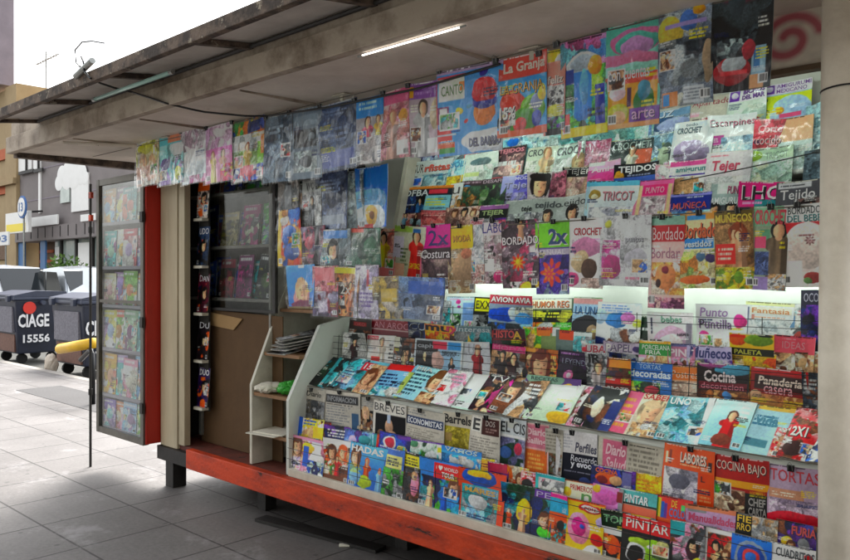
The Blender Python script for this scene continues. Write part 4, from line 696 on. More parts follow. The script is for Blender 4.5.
-2.639 3.489 1.226 0.308 0.260 7|8a98a8|r 0 .0 1 .2 b84a58; T AVION_AVIA .03 .04 .97 .16 f0ecec; e .35 .42 .4 .14 2a5ac0; e .55 .4 .1 .12 d0dcec; n .6 .25 1 .4 b8b8a0,gr 3; e .8 .5 .2 .12 4a90d8; n 0 .6 1 1 b,dgr,lb 4|aviation magazine with blue jets and red banner
-2.362 3.487 1.215 0.269 0.260 7|5a6a58|r .0 .02 .95 .22 efe4cc; T HUMOR_REG .04 .05 .9 .19 e0824a; n 0 .25 1 .5 k,dg,c8c850,k 6; l .05 .28 .95 .42 d0d04a 2; n 0 .5 1 1 y,g,o,lgr 4|green comic with cream plaque and orange letters
-2.151 3.489 1.226 0.167 0.260 7|9ab4c8|r 0 0 1 .14 c09090; T LA_UNA .08 .18 .95 .34 3a78b8; e .5 .62 .5 .25 24242a; e .75 .7 .2 .15 9a8468; r 0 0 1 .03 8ab08a|light blue magazine with black bull photo
-1.963 3.486 1.203 0.241 0.260 7|dce4ec|l .1 .05 .8 .2 7a9ac8 3; e .45 .35 .25 .14 4a8ac8; e .7 .3 .16 .12 d88ac8; e .92 .4 .12 .08 d0d85a; n 0 .5 1 1 gr,nb,w,br 4; e .1 .3 .15 .15 b8d0e8|white kids comic with blue and pink blobs
-1.809 3.478 1.139 0.101 0.260 7|2a2a2a|n 0 0 1 1 k,dgr,dg 3; l .2 .2 .9 .3 w 1; r .8 0 1 1 lgr|small black magazine behind a white one
-1.681 3.481 1.161 0.222 0.260 7|dcd4d6|T bebes .3 .06 .75 .18 8ac0a8; e .55 .5 .38 .26 c8a8bc; e .55 .58 .26 .2 dcd0d0; r .85 .2 .98 .6 8a8490; l .3 .62 .6 .66 dgr 1; r .08 .1 .12 .4 4a4a60|pale magazine with pink arch and grey edge
-1.435 3.486 1.206 0.226 0.260 7|e4dcea|T Punto .08 .06 .62 .22 a884b8; T Puntilla .06 .26 .7 .42 a884b8; e .86 .3 .12 .12 d84a90; e .16 .56 .1 .1 d04a90; n .3 .6 1 1 cr,tn,w 4; e .2 .75 .14 .1 b87a9a; e .9 .6 .07 .06 8ab0a8|white needlework magazine with lilac script and pink flower
-1.238 3.488 1.221 0.205 0.260 7|d8dcdc|r .0 0 1 .06 d8dca8; r .12 .09 .95 .2 ecdccc; T Fantasia .14 .1 .92 .19 d8905a; l .14 .24 .9 .28 d0a890 1; r .14 .22 .2 .32 c08a80; e .74 .58 .08 .1 8a7a4a; r .05 .1 .09 .6 8a90a8; n .1 .3 .95 1 d0d6d8,dce0e0,c8d0d4 2|pale grey craft magazine with orange heading
-1.107 3.488 1.217 0.073 0.260 7|c8ccd0|n 0 0 1 .5 lgr,lt,w,gr 3; e .6 .65 .4 .2 b05a50; r 0 .2 .3 .4 6a8aa8; l .4 .1 .9 .2 b05a60 2|silver magazine with terracotta blob
-1.055 3.495 1.278 0.075 0.260 7|33303e|T OCO .15 .05 .9 .2 8a8494; n 0 .25 1 1 33303e,nb,p 3|charcoal magazine with grey letters beside the post
@H
-3.358 3.180 1.594 0.242 0.285 0|d89a8a|n 0 0 1 1 e0a898,d08a80,d89a8a,d87060 3; p .55 .1 .9 e0c02a 1c1212; l .05 .1 .3 .3 y 3; r 0 .8 1 1 d87a78|salmon pattern magazine with woman in yellow dress
-3.137 3.180 1.571 0.251 0.311 0|b4bca0|g c8ccb8 a8a890; r .0 0 .6 .12 a0c060; r 0 .2 .35 .6 c8c4d0; p .72 .08 .9 d03a34 3a2418; r .62 .05 .84 .12 3a70a8; l .25 .4 .5 .75 5a6a4a 5; r 0 .7 .4 1 d8a890|pale green pattern magazine with woman in red dress
-2.910 3.180 1.521 0.234 0.357 0|6a585c|r .0 0 1 .36 d02a96; T 2x .3 .08 .95 .32 3a2878; r .0 .36 1 .52 4a3c40; T Costura .05 .38 .98 .52 ece4ea; n 0 .54 1 1 8a7074,5a4a50,a89490,6a585c 4; r .1 .75 .3 1 b0a068; r 0 .0 .06 1 d87890|magenta headed sewing magazine with white script
-2.719 3.180 1.501 0.177 0.367 0|d8a830|r .0 0 1 .12 e0b838; r .1 .12 1 .34 f0b81c; T MODA .2 .14 .9 .24 d89a20; n 0 .34 1 1 b8a080,c8b498,a89070,d8c8b0 4; e .6 .65 .42 .26 b89c80; e .7 .42 .2 .08 c88a70|yellow headed magazine with beige knit photo
-2.607 3.180 1.552 0.089 0.347 0|dcd4d6|r .0 .02 1 .1 e0b8c0; T Punto .1 .03 .95 .09 c84a5a; n 0 .1 1 .7 dce0e4,c8d0d8,e4d8dc 3; n 0 .7 1 1 c8a8a0,dcd0cc,b08a88 5|narrow white magazine with pale pink top
-2.500 3.180 1.553 0.152 0.332 0|d8c8cc|T LABO .05 .04 .98 .2 4a3a98; r .7 0 1 .06 d86a80; n .05 .24 1 1 8a7478,d8d0d0,4a3c40,a8909c 5; r .12 .6 .5 .8 e4e4ea; e .7 .88 .25 .1 c03a78|white craft magazine with violet blue title and parcels
-2.326 3.180 1.533 0.223 0.345 0|a08a94|n 0 0 1 1 8a7a84,4a3c44,c8b4bc,a84a68 6; p .5 .0 .3 sk 4a2418; T BORDADO .02 .24 .98 .36 f0e8ec; fl .42 .62 .3 6a5a64 9a8a94; fl .42 .62 .2 d8402c e0a030; e .42 .62 .05 .04 y; n .2 .9 1 1 k,y,pk,w 5|embroidery magazine with red and yellow mandala flower
-2.137 3.180 1.506 0.191 0.357 0|6a5a9a|r .0 0 1 .36 7ac030; T 2x .4 .1 .95 .32 24447a; r .02 .38 1 .46 b8b0c0; T MANUAL .05 .39 .9 .46 efeaf2; n 0 .46 1 1 5a4a98,8a6ab0,4a3a88,7a8a98 5; fl .5 .7 .36 e0503a 8a3a98; fl .42 .72 .2 e8803a d84a60|lime headed magazine with orange and purple flower
-1.957 3.180 1.538 0.190 0.332 0|dcd6d8|r .1 .06 .7 .14 e8dcdc; T CROCHET .14 .14 .95 .25 b8303e; n .1 .3 .9 .5 d8a8c0,c88ab0,dccad4 3; e .5 .42 .42 .14 c88aac; e .35 .62 .24 .16 d0bc98; e .62 .72 .22 .14 5a4438; e .15 .88 .2 .1 d05a90; n .4 .85 1 1 d8ccc4,c8b0a8 4|white crochet magazine with pink handbags
-1.747 3.180 1.549 0.250 0.321 0|d8d6d6|n 0 0 1 1 dcdadc,d0ced2,e2e0e0,ccc8cc 4; e .16 .12 .08 .05 c8c84a; n .05 .35 .4 .9 c0308c,d8b8cc,b02a80,dcd0d8 4; e .24 .72 .18 .18 b82a80; T puntos .5 .3 .85 .4 b0acb4; l .5 .85 .9 .92 d08aa0 1; e .7 .6 .2 .12 c4c0c8|bagged white magazine with magenta knitted flower
-1.551 3.180 1.454 0.162 0.403 0|e0bcb8|r 0 0 1 .1 8ab0a0; r 0 .1 1 .28 b03038; T Bordado .1 .12 .98 .26 ecd0d0; T Bordar .06 .34 .9 .46 b87a90; n .1 .5 1 .85 e8c8b8,d8a060,c87a50,e8d8c8 4; e .5 .66 .3 .14 e09868; e .3 .72 .08 .05 4a3a3a; e .5 .58 .1 .04 8a3a4a; n 0 .88 1 1 c88a98,e0bcb8,8a5a78 6|long pink embroidery magazine with red script band
-1.398 3.180 1.544 0.161 0.322 0|e4d4a8|r 0 0 1 .1 e8a04a; T Bordado .06 .14 1 .34 e0622a; r .2 .04 .7 .1 4a9ad0; r 0 .34 .9 .48 3a8ac8; T vestidos .1 .37 .85 .46 cfe4f0; n 0 .5 1 1 e8dcb0,a8c070,e09a50,d8d8a0 5; e .55 .58 .12 .06 5a7a98; e .8 .62 .14 .06 4a3a68; e .4 .88 .4 .06 e07a40|cream magazine with orange title over blue strip
-1.249 3.180 1.542 0.155 0.321 0|9a7a48|r 0 0 1 .1 6a5a2a; T MUÑECOS .04 .02 .98 .15 e0c83a; n 0 .15 1 1 a8845a,7a5a38,c8a070,8a6a48 4; f .62 .3 .2 8a4a28; p .65 .25 .5 c89a7a 8a4a28; r .04 .42 .55 .68 cc3a34; l .1 .46 .5 .64 f0c8b8 3; n .02 .72 1 1 d8c03a,7a9a38,e0d07a,c8a030 5; e .3 .85 .1 .08 d8c83a; e .6 .85 .12 .08 7aa040|brown doll magazine with yellow capitals and red box
-1.117 3.180 1.539 0.131 0.335 0|98a890|r 0 0 1 .24 8ab898; T CROCHET .04 .04 .96 .22 d84a58; r .2 .28 .5 .46 6aa080; p .75 .2 .75 7a6a58 1e1614; r .06 .36 .4 .5 d85a80; r .08 .54 .5 .82 5a6a90; n .08 .54 .5 .82 4a5a88,6a7aa8,3a4a70 4; r .0 .84 .6 1 9a88b8; n .5 .8 1 1 lgr,tn,gr 5|green crochet magazine with red title and long haired woman
-0.988 3.180 1.553 0.142 0.322 0|dcd0cc|r 0 0 1 .2 e6e4e0; T BORDADO .16 .03 1 .12 2a3c3a; T DEL_BEBE .14 .13 1 .21 4a9898; r .0 .22 1 .62 b8343c; e .62 .5 .56 .28 e8dcd4; e .62 .5 .5 .24 e2d4cc; l .4 .36 .9 .4 8a5a5a 1; fl .7 .44 .14 7a5a5a b89a98; r .0 .68 .5 .98 e4dce4; e .75 .88 .22 .07 9a4a48; e .62 .92 .1 .04 6a8a58|white embroidery magazine with teal title and plate motif
@I1
-3.256 3.281 1.724 0.269 0.260 15|c88a84|n 0 0 1 1 d8a094,a86a68,8aa0a8,c88a84 5; p .3 .03 .4 6a90a8 k; p .62 .03 .4 2a2a2a k; p .88 .03 .4 7a9ac0 br|dusty pink pattern magazine with row of small figures
-3.049 3.282 1.729 0.213 0.260 15|c46a68|n 0 0 1 1 d88a84,b85a60,c46a68,e0a8a0 5; l .1 .05 .9 .15 e8b0a8 2|coral red pattern magazine with faint text
-2.837 3.284 1.736 0.259 0.260 15|b49488|n 0 0 1 1 c8a898,a07a70,b49488,7a5a54 5; f .25 .16 .08 br; f .5 .15 .08 k; f .75 .16 .08 br|pinkish beige magazine with line of faces
-2.631 3.283 1.733 0.194 0.260 15|2a3028|r 0 0 1 .1 9a6aa0; r .2 .1 1 .3 20261e; T TEJER .1 .12 .9 .26 a8c080; n 0 .3 1 1 dg,gr,p 4|black knitting magazine with green title
-2.456 3.288 1.750 0.203 0.260 15|a8b0ac|T tejer .55 .14 .98 .3 2a2e30; n 0 .3 1 1 lgr,gr,b0b8b4 3; r .85 .3 .95 .5 dgr|sage grey knitting magazine, title partly covered
-2.281 3.287 1.748 0.185 0.260 15|a4aca8|T tejido .08 .08 .95 .26 4a5254; f .55 .4 .15 3a3434; n .0 .3 .4 1 lgr,gr 3|sage grey knitting magazine with grey title
-2.120 3.288 1.752 0.175 0.260 15|b4bab8|T tejido .06 .06 .95 .26 22282a; p .5 .26 .6 d8d0cc 2a1a16; f .5 .36 .18 2a1a16|light grey knitting magazine with dark haired woman
-1.916 3.302 1.802 0.272 0.260 15|a8c4d0|r 0 0 1 .1 6ab0c8; r .08 .1 1 1 ccd4d8; T TRICOT .34 .2 .92 .38 d8909c; e .2 .26 .12 .1 a08a4a; e .2 .3 .07 .05 d8d0b0; n .1 .5 1 1 c8ccd4,b0b0bc,dcdce0 4; l .5 .42 .9 .5 lgr 2|pale blue tricot magazine with pink capitals
-1.697 3.300 1.795 0.185 0.260 15|c8809a|r 0 0 1 .1 d86a9a; r .2 .1 .85 .3 d03a78; T PUNTO .28 .14 .78 .26 e8a8c0; r .08 .1 .18 1 c8b890; r .87 .1 .96 1 c8b890; n .2 .32 .85 1 c0b0b4,a8949c,d8ccd0,8a7c84 4|pink headed magazine with grey knit in cream frame
-1.506 3.279 1.718 0.186 0.260 15|2a3a78|r 0 0 1 .06 8a8ac8; r .05 .08 .95 .3 2a3a88; T MUÑECA .08 .14 .9 .28 d85a58; l .4 .06 .9 .1 c8d0e8 1; n .0 .32 1 1 4a7aa8,nb,lb,tn 4|royal blue doll magazine with red capitals
-1.354 3.288 1.751 0.153 0.260 15|9aaaa8|r .2 0 .8 .2 c8d0cc; T PUNTO .5 .06 1 .2 c85a88; T AMIGURUMI .04 .26 1 .38 e8ecec; n 0 .4 1 1 8aa0a0,k,dgr 4; f .2 .48 .14 1c1414; f .65 .46 .14 1c1414|grey green amigurumi magazine with white capitals
-1.211 3.285 1.740 0.173 0.260 15|cc2a80|T LHO .08 .06 1 .3 ece0e6; r .4 .3 1 .45 3a8a90; l .1 .32 .6 .4 e89ac0 1; e .95 .15 .1 .1 d83a48; n 0 .42 1 1 k,br,m 4|hot pink magazine with three large white letters
-1.049 3.284 1.735 0.165 0.260 15|5c5c62|r .05 .03 .8 .12 c8c8cc; T Tejido .1 .14 .9 .36 e4e2e4; l .1 .05 .75 .1 5c5c62 1; n .5 .3 1 1 5c5c62,8a6a64,k 4; f .75 .45 .16 2a1a1a|charcoal knitting magazine with large white title
@I2
-3.186 3.343 1.883 0.412 0.260 15|24303c|r 0 0 1 .08 d0843a; T OFBA .04 .08 .55 .24 e4ecf0; r .55 .1 .9 .2 c84a58; n 0 .24 .5 1 nb,3f6a98,k 5; r .5 .24 .98 .6 8ac0cc; l .52 .3 .9 .5 c8d850 3; p .4 .3 .5 3a6a98 k|black magazine with white capitals and blue sports photo
-2.946 3.343 1.882 0.100 0.260 15|d0d8d4|T u .2 .1 .8 .26 4a4a4a; n 0 .3 1 1 lgr,tn 3|thin white magazine edge
-2.835 3.344 1.888 0.185 0.260 15|2f3c34|r 0 0 1 .12 3a2430; l .05 .03 .95 .09 a08a98 1; e .3 .25 .22 .14 3a90c8; n 0 .14 1 1 dg,br,3f5a48,8a6a40 5|dark green magazine with blue blob
-2.669 3.345 1.891 0.176 0.260 15|27332a|r 0 0 1 .12 33202a; T DESAFIO .05 .02 .95 .1 a890a0; l .1 .2 .9 .28 c8d0c8 1; n 0 .15 1 1 dg,k,3a5a40,5a7a50 4|almost black magazine with green landscape
-2.513 3.347 1.896 0.207 0.260 15|7a78c8|r .1 .0 1 .2 5a58b8; T Tejer .1 .16 .95 .34 b8b8e8; r 0 .0 .4 .4 a0a4d8; n 0 .4 1 1 6a58c0,9a98d8,a8a8c8 3; T MODA .4 .04 .95 .12 c8c8f0|violet blue knitting magazine with pale letters
-2.355 3.345 1.890 0.146 0.260 15|b4acb0|f .5 .28 .34 2a2024; e .5 .1 .4 .1 2a2024; n 0 .55 1 1 lgr,c0b8bc 3|grey magazine with woman in dark hat
-2.244 3.343 1.883 0.098 0.260 15|8a4a60|n 0 0 1 1 8a4a60,5a2a3a,b87a88 3; T MA .2 .03 .9 .12 d85a88|narrow plum magazine
-2.133 3.347 1.897 0.165 0.260 15|c0a49c|r 0 0 1 .2 1e2022; T TEJER .08 .04 .94 .17 ecece8; n 0 .2 1 1 c8b0a4,b08a88,d8b8a0,c09aa0 3|beige pink knitting magazine with black title bar
-1.981 3.351 1.914 0.179 0.260 15|c868a0|r 0 0 1 .16 d8b0cc; T Amigu .1 .1 .95 .24 ecdce8; e .5 .36 .4 .13 d04a90; r 0 0 .5 .08 lgr; n 0 .4 1 1 m,pk 3|orchid pink magazine with white script
-1.800 3.344 1.887 0.220 0.260 15|22232c|T TEJIDOS .1 .04 .95 .2 e8e8ec; e .12 .24 .12 .1 c89a40; r 0 .26 1 .4 4a68b0; l .3 .2 .9 .26 8a90a8 1; n 0 .4 1 1 b,m,k 4|black knitting magazine with slanted white capitals
-1.654 3.337 1.861 0.084 0.260 15|c8909c|e .4 .2 .25 .1 d0304a; n 0 0 1 1 lgr,pk,c8909c 4|pale pink magazine with red heart blob
-1.536 3.341 1.874 0.185 0.260 15|dcdce4|r 0 0 1 .1 d05a98; T amigurumi .15 .12 .98 .24 3a8a90; r 0 .26 1 .29 5a4a98; n 0 .3 1 1 lp,w,tn 4|white magazine with teal script under magenta line
-1.363 3.346 1.893 0.195 0.260 15|d0ccd0|T Tejer .12 .16 .75 .4 d04a68; l .1 .06 .5 .1 d07a8a 1; n 0 .45 1 1 lgr,w,c8c0c8 3|light grey magazine with red script word
-1.186 3.347 1.896 0.193 0.260 15|b8d0b4|T TRICOT .42 .08 .9 .2 8aa890; e .2 .12 .15 .08 a0c040; n 0 .22 1 1 b8d0c0,c8dcc8,a8c4b4,d0d8b8 5|pale green tricot magazine in clear sleeve
-1.013 3.338 1.865 0.061 0.260 15|4a5a64|n 0 0 1 1 4a5a64,6a7a84,3a4650 4|slate blue magazine edge by the post
@I3
-3.214 3.411 2.051 0.349 0.260 15|bcc4c4|T SUR .14 .08 .36 .3 22262a; T rfistas .38 .1 .95 .28 d85a4a; r 0 .4 .4 .6 3a6a98; n .35 .35 1 1 8aa8b0,a8bcc0,5a8898 4|pale grey surf magazine with black and red title
-2.997 3.406 2.036 0.125 0.260 15|9ad0e0|n 0 0 1 .4 7ac0e0,c8e4ec,9ad0e0 3; n 0 .4 1 1 d8c040,c8a838,e8d890 4; T SOL .1 .05 .9 .2 3a90c0|cyan and yellow holiday magazine
-2.821 3.412 2.055 0.266 0.260 15|c4d0c8|e .5 .22 .3 .1 5a7478; e .5 .3 .1 .05 3a5458; n .1 .3 1 1 c4d0c8,d8e0d8,a8bcb4 3; r .1 .45 .5 .55 b8c888|pale green magazine with grey hat silhouette
-2.612 3.416 2.069 0.201 0.260 15|5a4048|r 0 0 1 .06 2a2426; T TEJIDOS .08 .05 .95 .18 e08a98; n 0 .2 1 .8 8a6a6c,3a2c30,b89a94,4a3a40 4; r 0 .7 1 .78 c85a68; l .1 .3 .9 .5 lgr 1|dark knitting magazine with pink title
-2.401 3.407 2.039 0.194 0.260 15|b8c4b4|T CRO .04 .05 .55 .2 3a4644; p .68 .04 .9 c8b088 8a6a4a; n 0 .3 .4 1 b8c4b4,c8d0c0 3|sage crochet magazine with woman in beige
-2.222 3.406 2.034 0.189 0.260 15|b4c4bc|T CROCH .05 .06 .98 .24 3a4446; n .0 .3 1 1 b8c8c0,c8d4cc,a8bcb4 3; f .85 .45 .2 a08a68|mint grey crochet magazine with large title
-2.064 3.407 2.036 0.173 0.260 15|cc98a8|n 0 0 1 .55 d8a0b4,b8587c,cc98a8,e0b8c4 6; n 0 .5 1 1 c8b0a0,b89a94 3; T MANTAS .05 .05 .95 .22 c8507c|pink magazine with textured magenta letters
-1.872 3.401 2.016 0.227 0.260 15|2c3a3a|T CROCHET .06 .05 .95 .2 a8bcb4; r .55 .22 1 .7 c86a50; p .55 .16 .7 d8d4c0 5a3a20; l .4 .02 .9 .05 4a98a8 1; r .6 .05 1 .16 3a4a4c|dark green crochet magazine with smiling woman
-1.700 3.405 2.030 0.142 0.260 15|8aa4b4|n 0 0 1 1 8ab0c8,a8c4d0,6a8898,a0b078 4; e .7 .5 .25 .3 4a5a54; e .6 .5 .2 .22 a8b8a0|blue grey magazine with green arch
-1.557 3.414 2.064 0.192 0.260 15|d4dce4|T CROCHET .1 .12 .7 .24 3a5a68; T todo .3 .04 .6 .1 5a7a88; e .5 .58 .44 .22 a898b8; e .5 .66 .44 .12 8a7a98; r 0 .82 1 .9 d04a88|white crochet magazine with lilac slipper
-1.377 3.415 2.069 0.206 0.260 15|d8dcdc|T Escarpines .06 .08 .98 .24 e07a98; r .12 .36 .36 .52 b04a90; n .3 .4 1 1 a8c4d8,c8d8e0,b8ccd8,90b4cc 4; l .12 .28 .9 .32 lgr 1|white bootee magazine with pink script
-1.215 3.403 2.021 0.126 0.260 15|c8485a|n 0 0 1 1 c8485a,b03a4c,d05a68 3; T Corte .15 .1 .9 .24 e8a8b0; T cocido .1 .28 .9 .44 e8a8b0; r .0 .5 1 1 c8d0c8|raspberry red magazine with pale lettering
-1.094 3.403 2.022 0.132 0.260 15|d0a684|r 0 0 1 .42 d4a480; r 0 .42 1 .5 c0d0cc; n 0 .5 1 1 c8dcd8,b8ccc8,a8b8a8 3|plain apricot topped magazine
@I4
-3.250 3.458 2.122 0.227 0.260 15|8a9ad0|n 0 0 1 1 6a80c8,a8b8d8,9ab0c0,3a3a68 4; r .0 .06 .5 .16 3a3a78|periwinkle magazine partly under the hanging bags
-3.049 3.456 2.117 0.206 0.260 15|a0b0b4|n 0 0 1 1 c0d0d0,8a9ca0,5a5a60,a0b0b4 3|silver grey magazine partly under the hanging bags
-2.869 3.459 2.127 0.203 0.260 15|c86a60|r 0 0 .8 .14 3a70b8; n 0 .14 .6 .4 d86a5a,c85a50 2; n .5 .1 1 1 8a90a0,lgr,g 4|red and blue magazine below the hat poster
-2.662 3.458 2.123 0.240 0.260 15|8abcd0|n 0 0 1 1 b0d4e0,8abcd0,d8e4e8,5a98b8 4; e .6 .1 .16 .12 2a7ad0|aqua magazine with bright blue ball
-2.431 3.458 2.124 0.249 0.260 15|8ab8b4|n 0 0 1 1 7aa8b0,a8ccc8,4a7a98,c8dcd8 5|glossy turquoise magazine in wrinkled sleeve
-2.175 3.450 2.093 0.277 0.260 15|6aa8a0|n 0 0 1 1 5a9a98,8ac4b8,3a7a78,c8e4dc 5; e .4 .1 .1 .06 2a5a68|sea green magazine in wrinkled sleeve
-1.910 3.449 2.091 0.275 0.260 15|8ab4ac|n 0 0 1 1 7aa8a0,a8c8bc,5a8a88,b8d4cc 5|pale jade magazine in wrinkled sleeve
-1.690 3.465 2.148 0.203 0.260 15|7a9cb8|T LUZ .05 .02 .6 .14 d8e4f0; n 0 .15 1 1 6a88b0,8ab4d0,4a6a90,a8b8c8 4; e .6 .3 .4 .12 a8b4d8|steel blue magazine with pale wave
-1.510 3.475 2.186 0.205 0.260 15|bcb8ac|T Apartado .1 .06 .98 .22 a8344a; e .45 .5 .12 .07 c83a48; l .15 .42 .85 .46 4a3a3a 1; n 0 .6 1 1 a8c0a8,b8c4b4,c8ccc0 3; r 0 .3 .3 .38 d8a0b0|taupe magazine with crimson script and red flower
-1.330 3.475 2.188 0.173 0.260 15|c8d4c8|r 0 0 1 .24 ddd6e8; r .04 .03 .3 .22 6a3a98; e .17 .12 .08 .06 e0d8f0; T BICHOS .38 .03 .95 .11 7a4aa0; T DEL_MAR .36 .13 .95 .21 7a4aa0; e .75 .62 .45 .3 a0b4a8; e .75 .65 .15 .1 a8404a; r .02 .7 .2 .85 3a8a58|pale green magazine with purple square logo, left one
-1.153 3.476 2.193 0.199 0.260 15|a8c4dc|r 0 0 1 .2 dcd4ea; r .02 .02 .24 .18 6a3a98; e .13 .1 .07 .05 e0d8f0; T AMIGURUMI .28 .02 .98 .09 7a4aa0; T MEXICANO .28 .11 .9 .18 7a4aa0; r .0 .22 1 1 c0d028; e .6 .6 .44 .34 a8c4e0; e .35 .5 .1 .06 d8a040; r .36 .56 .8 .64 d05a80; r .36 .68 .75 .74 3aa8a0; e .05 .3 .08 .05 3a6a30; e .07 .5 .08 .05 3a6a30; e .07 .68 .08 .05 3a6a30|lime magazine with purple square logo and blue oval
-1.042 3.443 2.068 0.067 0.260 15|9abcc4|n 0 0 1 1 9abcc4,b8d0d4,7a9ca8 3|pale blue magazine edge next to the post
@J
-5.382 2.750 2.260 0.349 0.367 0|d8c8a8|n 0 0 1 1 d8d0a8,b8c050,e0c8a8,c89a80,f0ece0 5; e .4 .25 .3 .12 c8c838; f .3 .55 .14 tn; f .7 .6 .14 tn; n 0 .6 1 1 e0c0a8,c89a88,d8d0c8 5|cream and lime toy bag, leftmost
-5.047 2.750 2.241 0.350 0.375 0|5ab0b8|r .4 .08 .9 .22 e08060; n 0 .25 1 1 4aa0a8,8ad0d0,7a5a98,d0e4e4 4; e .3 .62 .2 .1 5a4a88; e .8 .8 .12 .14 c8d030|turquoise toy bag with small orange badge
-4.725 2.750 2.223 0.348 0.367 0|c8d8e0|r 0 0 1 .35 c0a8b4; n 0 0 1 .4 d8d0d8,b8a0b0,e8e8ec 5; e .5 .62 .44 .24 dfe8ee; n 0 .85 1 1 d070a0,c8d8e0,e0b0c8 4|pale blue toy bag with plain white oval
-4.416 2.750 2.203 0.320 0.371 0|d090b4|n 0 0 1 .4 d8b8d0,e8dce4,b890b0 4; r .0 .4 1 .52 c878b0; p .35 .45 .55 e0c878 8a5a4a; p .7 .45 .55 e0a898 5a3a3a; n .6 .7 1 1 d84a68,e0c878,d090b4 4|pink toy bag with two cartoon girls
-4.099 2.750 2.185 0.336 0.388 0|7a9a48|n 0 0 1 .25 3a8a48,d87a30,c8c040,2a4a88 5; n 0 .25 1 .5 e8e8e4,c0c8c8,d8c8b8 4; p .5 .4 .55 e0c030 8a4a30; r .8 .4 1 .9 8ac030; n 0 .75 1 1 d04a60,3a58a8,e0e0e0 5; r .9 .3 1 .6 d88a40|multicoloured toy bag with green and orange header
-3.782 2.750 2.151 0.277 0.399 0|6c7c8c|n 0 0 1 1 5a6a7c,7a8a98,8a9aa8,4a5a6a 4; l .15 .15 .7 .3 9aaab8 2|grey blue bag of stickers in crinkled plastic
-3.516 2.750 2.147 0.274 0.401 0|74808c|r .1 .1 .9 .25 8a98a4; n .1 .3 .85 .55 1c2026,30363c,4a5054 4; n .1 .6 .85 .9 98a4a4,5a6468,b0b8b8 5; e .5 .75 .2 .08 2a2e32; e .7 .42 .1 .06 8a9298|grey bag with black and white picture
-3.234 2.750 2.175 0.309 0.368 0|4a5a78|n 0 0 1 1 4a5874,5a6a88,3c4a64 3; l .2 .1 .8 .2 7a8aa8 2; l .15 .35 .8 .6 6a7a98 3; r .05 .7 .9 .95 5a6498|dark slate blue bag with faint print
-2.983 2.750 2.185 0.207 0.346 0|a8a4a8|r 0 0 1 .3 3a90d0; l .1 .05 .9 .2 b8dcf0 2; p .4 .3 .6 c04a68 4a2a24; p .8 .3 .5 d8b040 6a4a30; n 0 .6 1 1 a8a8ac,c0b8b8,909098 3; r .65 .75 .95 .95 d8d4d4|doll bag with bright blue header
-2.787 2.750 2.186 0.201 0.349 0|cc8a94|n 0 0 1 1 d890a0,c07a84,d8a8a8,b88078 4; r 0 0 1 .2 c86a8c; p .45 .3 .7 c09a8c b07a6a; e .8 .4 .14 .1 d8a040; r .6 .74 .95 .95 dcd0d0|rose pink doll bag with white price tag
-2.596 2.750 2.181 0.195 0.363 0|b8a8b0|r 0 0 1 .22 8a5aa0; l .1 .05 .9 .18 b890c8 2; p .4 .25 .75 b8b8b8 4a3a34; e .8 .45 .18 .2 c8b898; r .55 .76 .9 .96 dcd6d6; r .0 .05 .12 .2 d8a030|doll bag with purple header and grey dress
-2.312 2.750 2.162 0.386 0.403 0|5a9ad0|r 0 0 1 .05 b8a0c0; l 0 .0 1 .03 e8e0e8 1; r .04 .08 .44 .36 dce4d4; r .02 .07 .46 .1 c85a68; T CANTO .08 .18 .42 .3 5a8a48; r .36 .16 .44 .26 e08a3a; r .0 .1 .02 1 c8505c; r .02 .42 .2 .62 7a3a68; r .05 .44 .17 .54 e0d8e0; e .34 .5 .06 .05 e0c83a; r .02 .68 .24 .82 d85a58; r .0 .84 .28 .9 d8683a; r .0 .9 .28 .96 4a9a48; r .0 .74 .3 .76 c8d0e8; e .73 .54 .17 .14 e0862a; r .56 .3 .9 .46 34409c; e .73 .3 .17 .14 d03a44; e .73 .1 .06 .05 4a3aa0; e .73 .45 .18 .05 34409c; e .9 .86 .5 .14 dce0e8; T DEL_BARRIO .5 .82 .98 .92 6a6a88; e .45 .62 .03 .03 c83a3a; l .22 .7 .4 .74 2a5a98 1; e .5 .45 .05 .03 3a98b8|sky blue song pack with bobble hat drawing
-2.007 2.750 2.209 0.257 0.353 0|d85a40|r 0 0 1 .28 d85a50; T La_Granja .1 .07 .96 .24 f0e0d0; r .0 .28 1 .9 4a9ad8; T LA_GRANJA .04 .34 .92 .5 ecb82a; e .3 .58 .26 .16 d04a30; e .7 .7 .25 .2 7ab040; e .5 .82 .3 .14 5a9a38; e .78 .6 .12 .1 8a94b8; T 15% .04 .62 .36 .78 efece8; e .45 .86 .14 .08 d03a34; e .15 .82 .14 .1 3a3a3a; r 0 .92 1 1 d86a48; e .9 .5 .1 .1 e0c83a; e .8 .8 .1 .1 4a58b0|red headed pack with yellow lettering and farm colours
-1.842 2.750 2.192 0.105 0.358 0|d88a80|r 0 0 .9 .14 e8c030; e .8 .14 .3 .08 d8e0e4; r 0 .14 1 .4 e09a8c; T feliz .15 .3 .9 .4 f0dcd4; n .1 .42 .95 .65 e8e8e4,1c1c20,d8d8d8,44444a 4; e .5 .72 .4 .08 c8c84a; n 0 .78 1 .92 3a8a98,5a3a88,4a9a58,2a2a2a 5; r .1 .92 .9 1 24242a|narrow salmon pack with yellow corner
-1.696 2.750 2.169 0.216 0.401 0|5a9a48|n 0 0 1 .3 d880b0,5a90d0,c86a9a,78b8c8 5; n 0 .3 1 .9 6ab04a,4a8a58,9ac84a,3f9fa6 4; e .5 .26 .34 .12 d0d8dc; e .5 .25 .26 .08 aebcc8; r .3 .34 .68 .75 3a88d0; e .49 .75 .19 .08 3a88d0; e .52 .5 .1 .18 70b4e4; r .75 .5 .95 .9 2a3f9a; r .0 .75 .2 .95 d83a3a; e .5 .9 .08 .08 28402a; r 0 .9 1 1 e8c02a; e .75 .3 .15 .1 e8a030; r .08 .3 .3 .45 2a4a9a|green toy pack with blue plastic scoop
